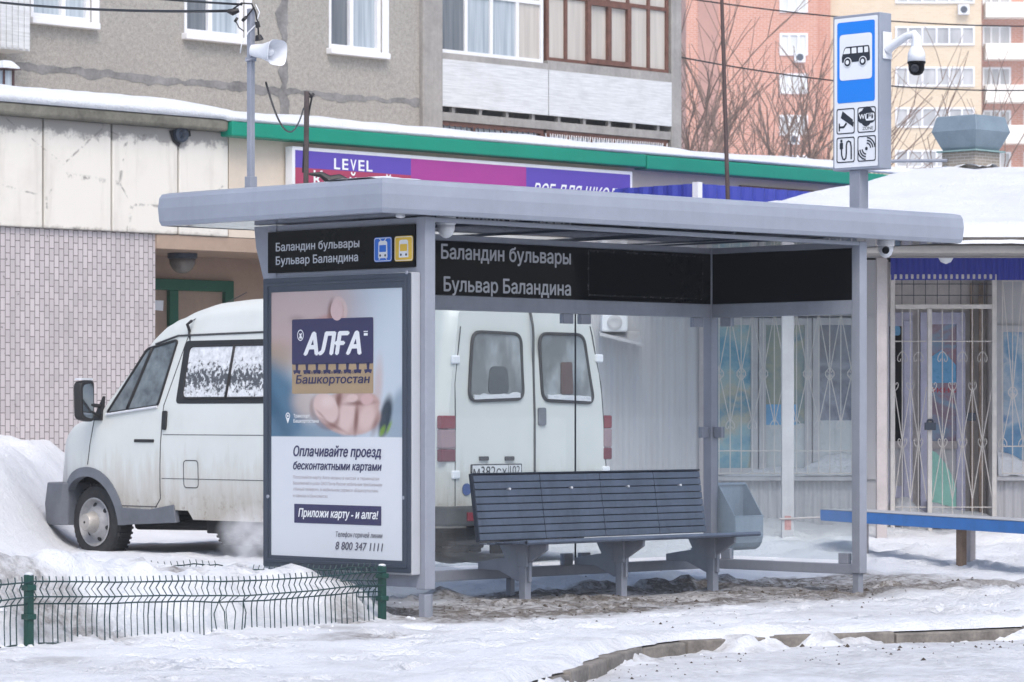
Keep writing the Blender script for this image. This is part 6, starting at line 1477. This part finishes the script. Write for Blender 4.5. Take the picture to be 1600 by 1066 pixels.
MB().lathe(lo_+ld*.08, ld, [(.026, 0), (.028, .06), (.018, .085), (.001, .09)], 16).build('horn_plug', M_WPLASTIC, ls, smooth='all')
MB().tube([Vector((mx, my, mz(96))), Vector((mx, my, mz(96)))+lsd*-.03+tow*.03, lo_+ld*.03-v_*.04], .008, 6).box(mx-.026, mx+.026, my-.026, my+.026, mz(96), mz(90)).build('bracket', M_STEEL, ls)
cb = thing('cable_junction', 'cluster of black cable boxes and clamps at the top of the mast', 'junction box', (mx, my, mz(40)))
mb = MB(); c0_ = Vector((mx, my, 0))
def cp(dx, py, tw=.03): return c0_+lsd*(dx*Ym/F)+tow*tw+Vector((0, 0, mz(py)))
mb.tube([cp(-36, 18), cp(-28, 20), cp(-18, 17)], [.012, .024, .014], 8); mb.tube([cp(-24, 31), cp(-21, 33)], .018, 8); mb.tube([cp(-11, 29), cp(-8, 32)], .022, 8)
mb.tube([cp(10, 35), cp(12, 44)], .016, 8); mb.tube([cp(12, 56), cp(14, 64)], [.02, .03], 8); mb.build('boxes', M_CABLE, cb, smooth=True)
mb = MB(); mb.tube([cp(-30, 17), cp(-14, 6), cp(2, 7), cp(8, 20), cp(11, 36), cp(13, 58)], .006, 5); mb.tube([cp(-24, 32), cp(-18, 44), cp(-10, 50)], .004, 5)
mb.tube([cp(-8, 30), cp(-2, 22), cp(6, 12)], .005, 5); mb.build('loose_cables', M_CABLE, cb, smooth='all')
mb = MB(); mb.tube([cp(8, 8), cp(14, 20), cp(8, 40), cp(-4, 52), cp(-14, 70), cp(-16, 84)], .004, 5); mb.build('white_wire', M_WPLASTIC, cb, smooth='all')
# dark post behind the shelter
Yd_ = 33.0
dp = thing('rusty_post', 'thin dark brown steel post with hanging cables behind the shelter roof', 'post', hd(475, 900, Yd_)*1)
dpt = cs((475-800)/F*Yd_, Yd_, 0); dp.location = dpt
Zd = lambda py: CAM[2]+(HOR-py)/F*Yd_
mb = MB(); mb.tube([dpt+Vector((0, 0, -.2)), dpt+Vector((.005, 0, 2)), dpt+Vector((.02, -.02, Zd(143)))], .026, 8); mb.build('pole', pm('rusty_dark_steel', (.07, .055, .055), .8, 0, .3, 6), dp)
mb = MB(); q = dpt+lsd*.05; mb.tube([q+Vector((0, 0, Zd(146))), q+lsd*.03+Vector((0, 0, Zd(150))), q+lsd*.0+Vector((0, 0, Zd(175))), q+lsd*-.05+Vector((0, 0, Zd(230))), q+lsd*-.06+Vector((0, 0, Zd(270)))], .010, 5)
mb.tube([q+lsd*.0+Vector((0, 0, Zd(272))), q+lsd*.12+Vector((0, 0, Zd(273))), q+lsd*.2+Vector((0, 0, Zd(282))), q+lsd*.3+Vector((0, 0, Zd(279))), q+lsd*.42+Vector((0, 0, Zd(285)))], [.012, .03, .05, .045, .02], 8)
mb.tube([q+lsd*.02+Vector((0, 0, Zd(148))), q+lsd*.04+Vector((0, 0, Zd(151)))], .03, 8); mb.build('cable_box', M_CABLE, dp, smooth=True)
# thin leaning pole
Yl = 39.0; zl_ = lambda py: CAM[2]+(HOR-py)/F*Yl
la = cs((1146-800)/F*Yl, Yl, 2.6); lt_ = cs((1126-800)/F*Yl, Yl, zl_(-60)); lb2 = cs((1153-800)/F*Yl, Yl, -.1)
lp = thing('leaning_pole', 'thin dark leaning pole rising behind the shelter roof before the red tower', 'pole', lb2)
MB().tube([lb2, lt_], [.035, .02], 8).build('rod', pm('dark_rod', (.055, .035, .035), .7, 0, .2, 5), lp, smooth='all')
# overhead wires
def wire(name, label, a, b, sag, r, group):
    P = [a.lerp(b, i/24)-Vector((0, 0, sag*4*(i/24)*(1-i/24))) for i in range(25)]
    return tag(MB().tube(P, r, 5).build(name, M_CABLE, None, smooth='all'), label, 'cable', group)
top = Vector((mx, my, 0))
wire('overhead_cable', 'lower black cable from the mast top running off to the upper left', cp(-34, 18), hd(-260, -40, 30), .10, .010, 'overhead cables')
wire('overhead_cable', 'upper black cable from the mast top running off to the upper left', cp(-14, 8), hd(-260, -70, 30), .06, .008, 'overhead cables')
sp0_ = cp(24, 118); wire('overhead_cable', 'thin dark cable drooping from the loudspeaker towards the rusty post', sp0_-Vector((0, 0, .05)), dpt+Vector((-.05, -.05, Zd(170))), .28, .0075, 'overhead cables')
wire('overhead_cable', 'thin wire across the sky side of the red tower near the picture top', hd(1055, -5, 60), hd(1800, 36, 70), .25, .014, 'overhead cables')
wire('overhead_cable', 'thin wire passing behind the middle of the bus stop sign', hd(1055, 88, 60), hd(1800, 130, 70), .35, .014, 'overhead cables')
# lantern shaped hood on the shop roof at the left edge
Yn = 36.6; lc = cs((8-800)/F*Yn, Yn, 0); zn = lambda py: CAM[2]+(HOR-py)/F*Yn; u1 = Yn/F
ln_ = thing('roof_lantern', 'small dark lantern hood with snow on top above the shop roof edge', 'lantern', (lc.x, lc.y, zn(150)))
mb = MB(); sq(mb, [(22*u1*.75, zn(108)), (22*u1*.72, zn(105)), (13*u1*.7, zn(97)), (10*u1*.6, zn(95))]); mb.v = [p+Vector((lc.x, lc.y, 0)) for p in mb.v]; mb.build('cap', M_CAP, ln_)
mb = MB(); sq(mb, [(23*u1*.75, zn(109.5)), (23*u1*.75, zn(108.2))])
for a in (-1, 1):
    for b in (-1, 1): mb.box(a*9*u1-.01, a*9*u1+.01, b*9*u1-.01, b*9*u1+.01, zn(150), zn(109.5))
mb.v = [p+Vector((lc.x, lc.y, 0)) for p in mb.v]; mb.build('frame', pm('dark_red_iron', (.07, .035, .035), .6, 0, .2, 5), ln_)
mb = MB(); sq(mb, [(7*u1, zn(150)), (7*u1, zn(111))]); mb.v = [p+Vector((lc.x, lc.y, 0)) for p in mb.v]; mb.build('glazing', M_CURT, ln_)
# ---------------------------------------------------------------- green mesh fences in the snow
M_FENCE = pm('dark_green_fence_wire', (.012, .042, .043), .5, .0, .25, 6)
M_FPOST = pm('dark_green_fence_post', (.008, .050, .040), .45, 0, .2, 6)
def fence(a, b, top, hgt, label, posts=(), seed=1, drop=None, bend=True):
    a = Vector(a+(0,)); b = Vector(b+(0,)); L = (b-a).length; d = (b-a)/L; nrm = Vector((d.y, -d.x, 0))
    if nrm.dot(tow) < 0: nrm = -nrm
    t_ = thing('mesh_fence', label, 'fence', a, 0, 'low green mesh fences in the snow'); r = random.Random(seed); mb = MB()
    topf = lambda u: top[0]+(top[1]-top[0])*u-.022*math.sin(u*3.1416)*(1 if bend else 0)+.018*fb(u*3, seed, 1, 2)
    k = int(L/.052)
    for i in range(1, k):
        u = i/k; p = a+d*L*u; zt = topf(u); lean = .02*fb(u*4, seed+3, 1, 2); hh = (hgt[0]+(hgt[1]-hgt[0])*u)*(1+.08*r.uniform(-1, 1))
        sh_ = r.uniform(-.004, .004); wild = bend and .50 < u < .60
        o = [(.0, .028), (.012, 0), (-.010+lean, -.040), (.028, -.080), (.0, -.115), (.0, -hh*.45), (.015, -hh)]
        pts = [p+nrm*q+d*(sh_*j*.5+(r.uniform(-.035, .035) if wild and j > 3 else 0)-.012*j*(1 if bend else 0)*.6)+Vector((0, 0, zt+z)) for j, (q, z) in enumerate(o)]
        mb.tube(pts, .0036, 4)
    for q, z in ((.012, 0.), (.028, -.080), (.0, -.118), (.006, -hgt[0]*.72)):
        if z < -.2: seg = ((.03, .42), (.66, .97))
        else: seg = ((.0, 1.),)
        for s0, s1 in seg:
            mb.tube([a+d*L*(s0+(s1-s0)*i/14)+nrm*(q+.006)-d*.03*(z < -.07)*bend+Vector((0, 0, topf(s0+(s1-s0)*i/14)+z+.006*fb(i*.7, seed+q*50, 1, 2))) for i in range(15)], .0044, 5)
    mb.build('panel', M_FENCE, t_)
    for u, zt in posts:
        p = a+d*L*u; P_ = MB(); P_.box(-.024, .024, -.018, .018, 0, 1); ang = math.atan2(d.y, d.x)
        gzv = gw(p.x, p.y)-.12
        P_.v = [Vector((p.x+math.cos(ang)*v.x-math.sin(ang)*v.y, p.y+math.sin(ang)*v.x+math.cos(ang)*v.y, gzv+(zt-gzv)*v.z)) for v in P_.v]
        f_ = P_.build('post', M_FPOST, t_, bevel=.006)
        c_ = MB(); c_.lathe((p.x, p.y, zt-.004), (0, 0, 1), [(.020, 0), (.024, .008), (.016, .014), (.001, .016)], 12); c_.build('snow_cap', M_CAP, f_, smooth='all')
        for q in (.55, .86): MB().box(p.x-.030, p.x+.030, p.y-.030, p.y+.030, gzv+(zt-gzv)*q-.015, gzv+(zt-gzv)*q+.015).build('clamp', M_FPOST, f_, bevel=.004)
def cxy(px, Y, off=0): p = cs((px-800)/F*Y+off, Y, 0); return (p.x, p.y)
fa = cxy(45, 17.8); fb_ = cxy(597, 20.35)
zf = lambda py, Y: CAM[2]+(HOR-py)/F*Y
fence(fa, fb_, (zf(909, 17.8), zf(894, 20.35)), (.46, .31), 'bent green mesh fence panel bulging with snow in front of the shelter poster', ((0., zf(898, 17.8)), (1., zf(884, 20.35))), 3)
dA = Vector(fa)-Vector(fb_); fl = Vector(fa)+dA*.45
fence(tuple(fl), fa, (zf(909, 17.8)+.01, zf(909, 17.8)), (.46, .46), 'green mesh fence panel cut by the left picture edge', (), 8)
gb_ = (fb_[0]-.001, fb_[1]+1.25)
fence(fb_, gb_, (zf(888, 20.35), .29), (.25, .2), 'green mesh fence return running back beside the poster case', (), 5, None, False)
fence(cxy(216, 21.6), cxy(345, 22.1), (zf(881, 21.6), zf(886, 22.1)), (.16, .16), 'far green mesh fence top poking out of the snow near the van', (), 6, None, False)
# loose snow clods on the banks and the pavement
r = random.Random(77); clod = MB()
for i in range(110):
    if i < 85: al = r.uniform(-1.2, 3.3); sdn = r.uniform(-.45, 2.2) if i % 3 else r.uniform(-.35, .1); X = FA[0]+FD[0]*al+FN[0]*sdn; Y = FA[1]+FD[1]*al+FN[1]*sdn
    elif i < 98: X = r.uniform(.2, 4); Y = kerbY(X)-r.uniform(.05, .5)
    else: X = r.uniform(-1.0, 3.4); Y = r.uniform(20.3, 25)
    s_ = r.uniform(.008, .03)**1.0*(1 if i < 85 else .5); c = cs(X, Y, gz(X, Y)-s_*.1)
    bmv = []
    for k in range(3):
        zc_ = (-.7, .15, .85)[k]; rr_ = (.75, 1., .5)[k]
        bmv.append([c+Vector((math.cos(q*1.2566+i)*rr_*s_*r.uniform(.7, 1.2), math.sin(q*1.2566+i)*rr_*s_*r.uniform(.7, 1.2), zc_*s_*.8)) for q in range(5)])
    clod.add([p for L in bmv for p in L], [(j*5+k, j*5+(k+1) % 5, j*5+5+(k+1) % 5, j*5+5+k) for j in (0, 1) for k in range(5)]+[(0, 1, 2, 3, 4)[::-1], (10, 11, 12, 13, 14)])
structure(tag(clod.build('snow_clods', M_CAP, None), 'small loose lumps of snow scattered over the snow bank and road edge', 'snow'), 'stuff')
# sand and grit strewn on the trampled ground and the road edge
grit = MB(); r = random.Random(5)
for i in range(900):
    if i < 620: x = r.uniform(.2, 5.4); y = r.gauss(.1, .65); X, Y = tocam(x, y)
    else: X = r.uniform(-.3, 3.6); Y = kerbY(X)+r.gauss(-.2, .45)
    s_ = r.uniform(.003, .011)*(1 if r.random() < .93 else 2.2); c = cs(X, Y, gz(X, Y)+s_*.25); q = r.uniform(0, 6.3)
    p4 = [c+Vector((math.cos(q+k*1.5708)*s_*r.uniform(.6, 1.3), math.sin(q+k*1.5708)*s_*r.uniform(.6, 1.3), -s_*.3)) for k in range(4)]
    grit.add(p4+[c+Vector((0, 0, s_*.6))], [(0, 1, 4), (1, 2, 4), (2, 3, 4), (3, 0, 4)])
structure(tag(grit.build('grit', pm('dark_grit', (.06, .048, .04), .9, 0, .4, 30), None), 'dark sand grains and grit strewn on the trodden snow by the shelter', 'grit'), 'stuff')
# ---------------------------------------------------------------- winter air between the camera and the far towers
t = NT('haze_air'); t.t.nodes.remove(t.b); pv = t.n('VolumePrincipled'); pv.inputs['Color'].default_value = (.90, .93, .97, 1); pv.inputs['Density'].default_value = HAZE
t.l(pv.outputs[0], t.t.nodes['Material Output'].inputs['Volume'])
hz_ = MB().box(-420, 420, -420, 420, -1.4, 62).build('haze', t.m); hz_['kind'] = 'stuff'
bpy.data.objects.remove(FO)
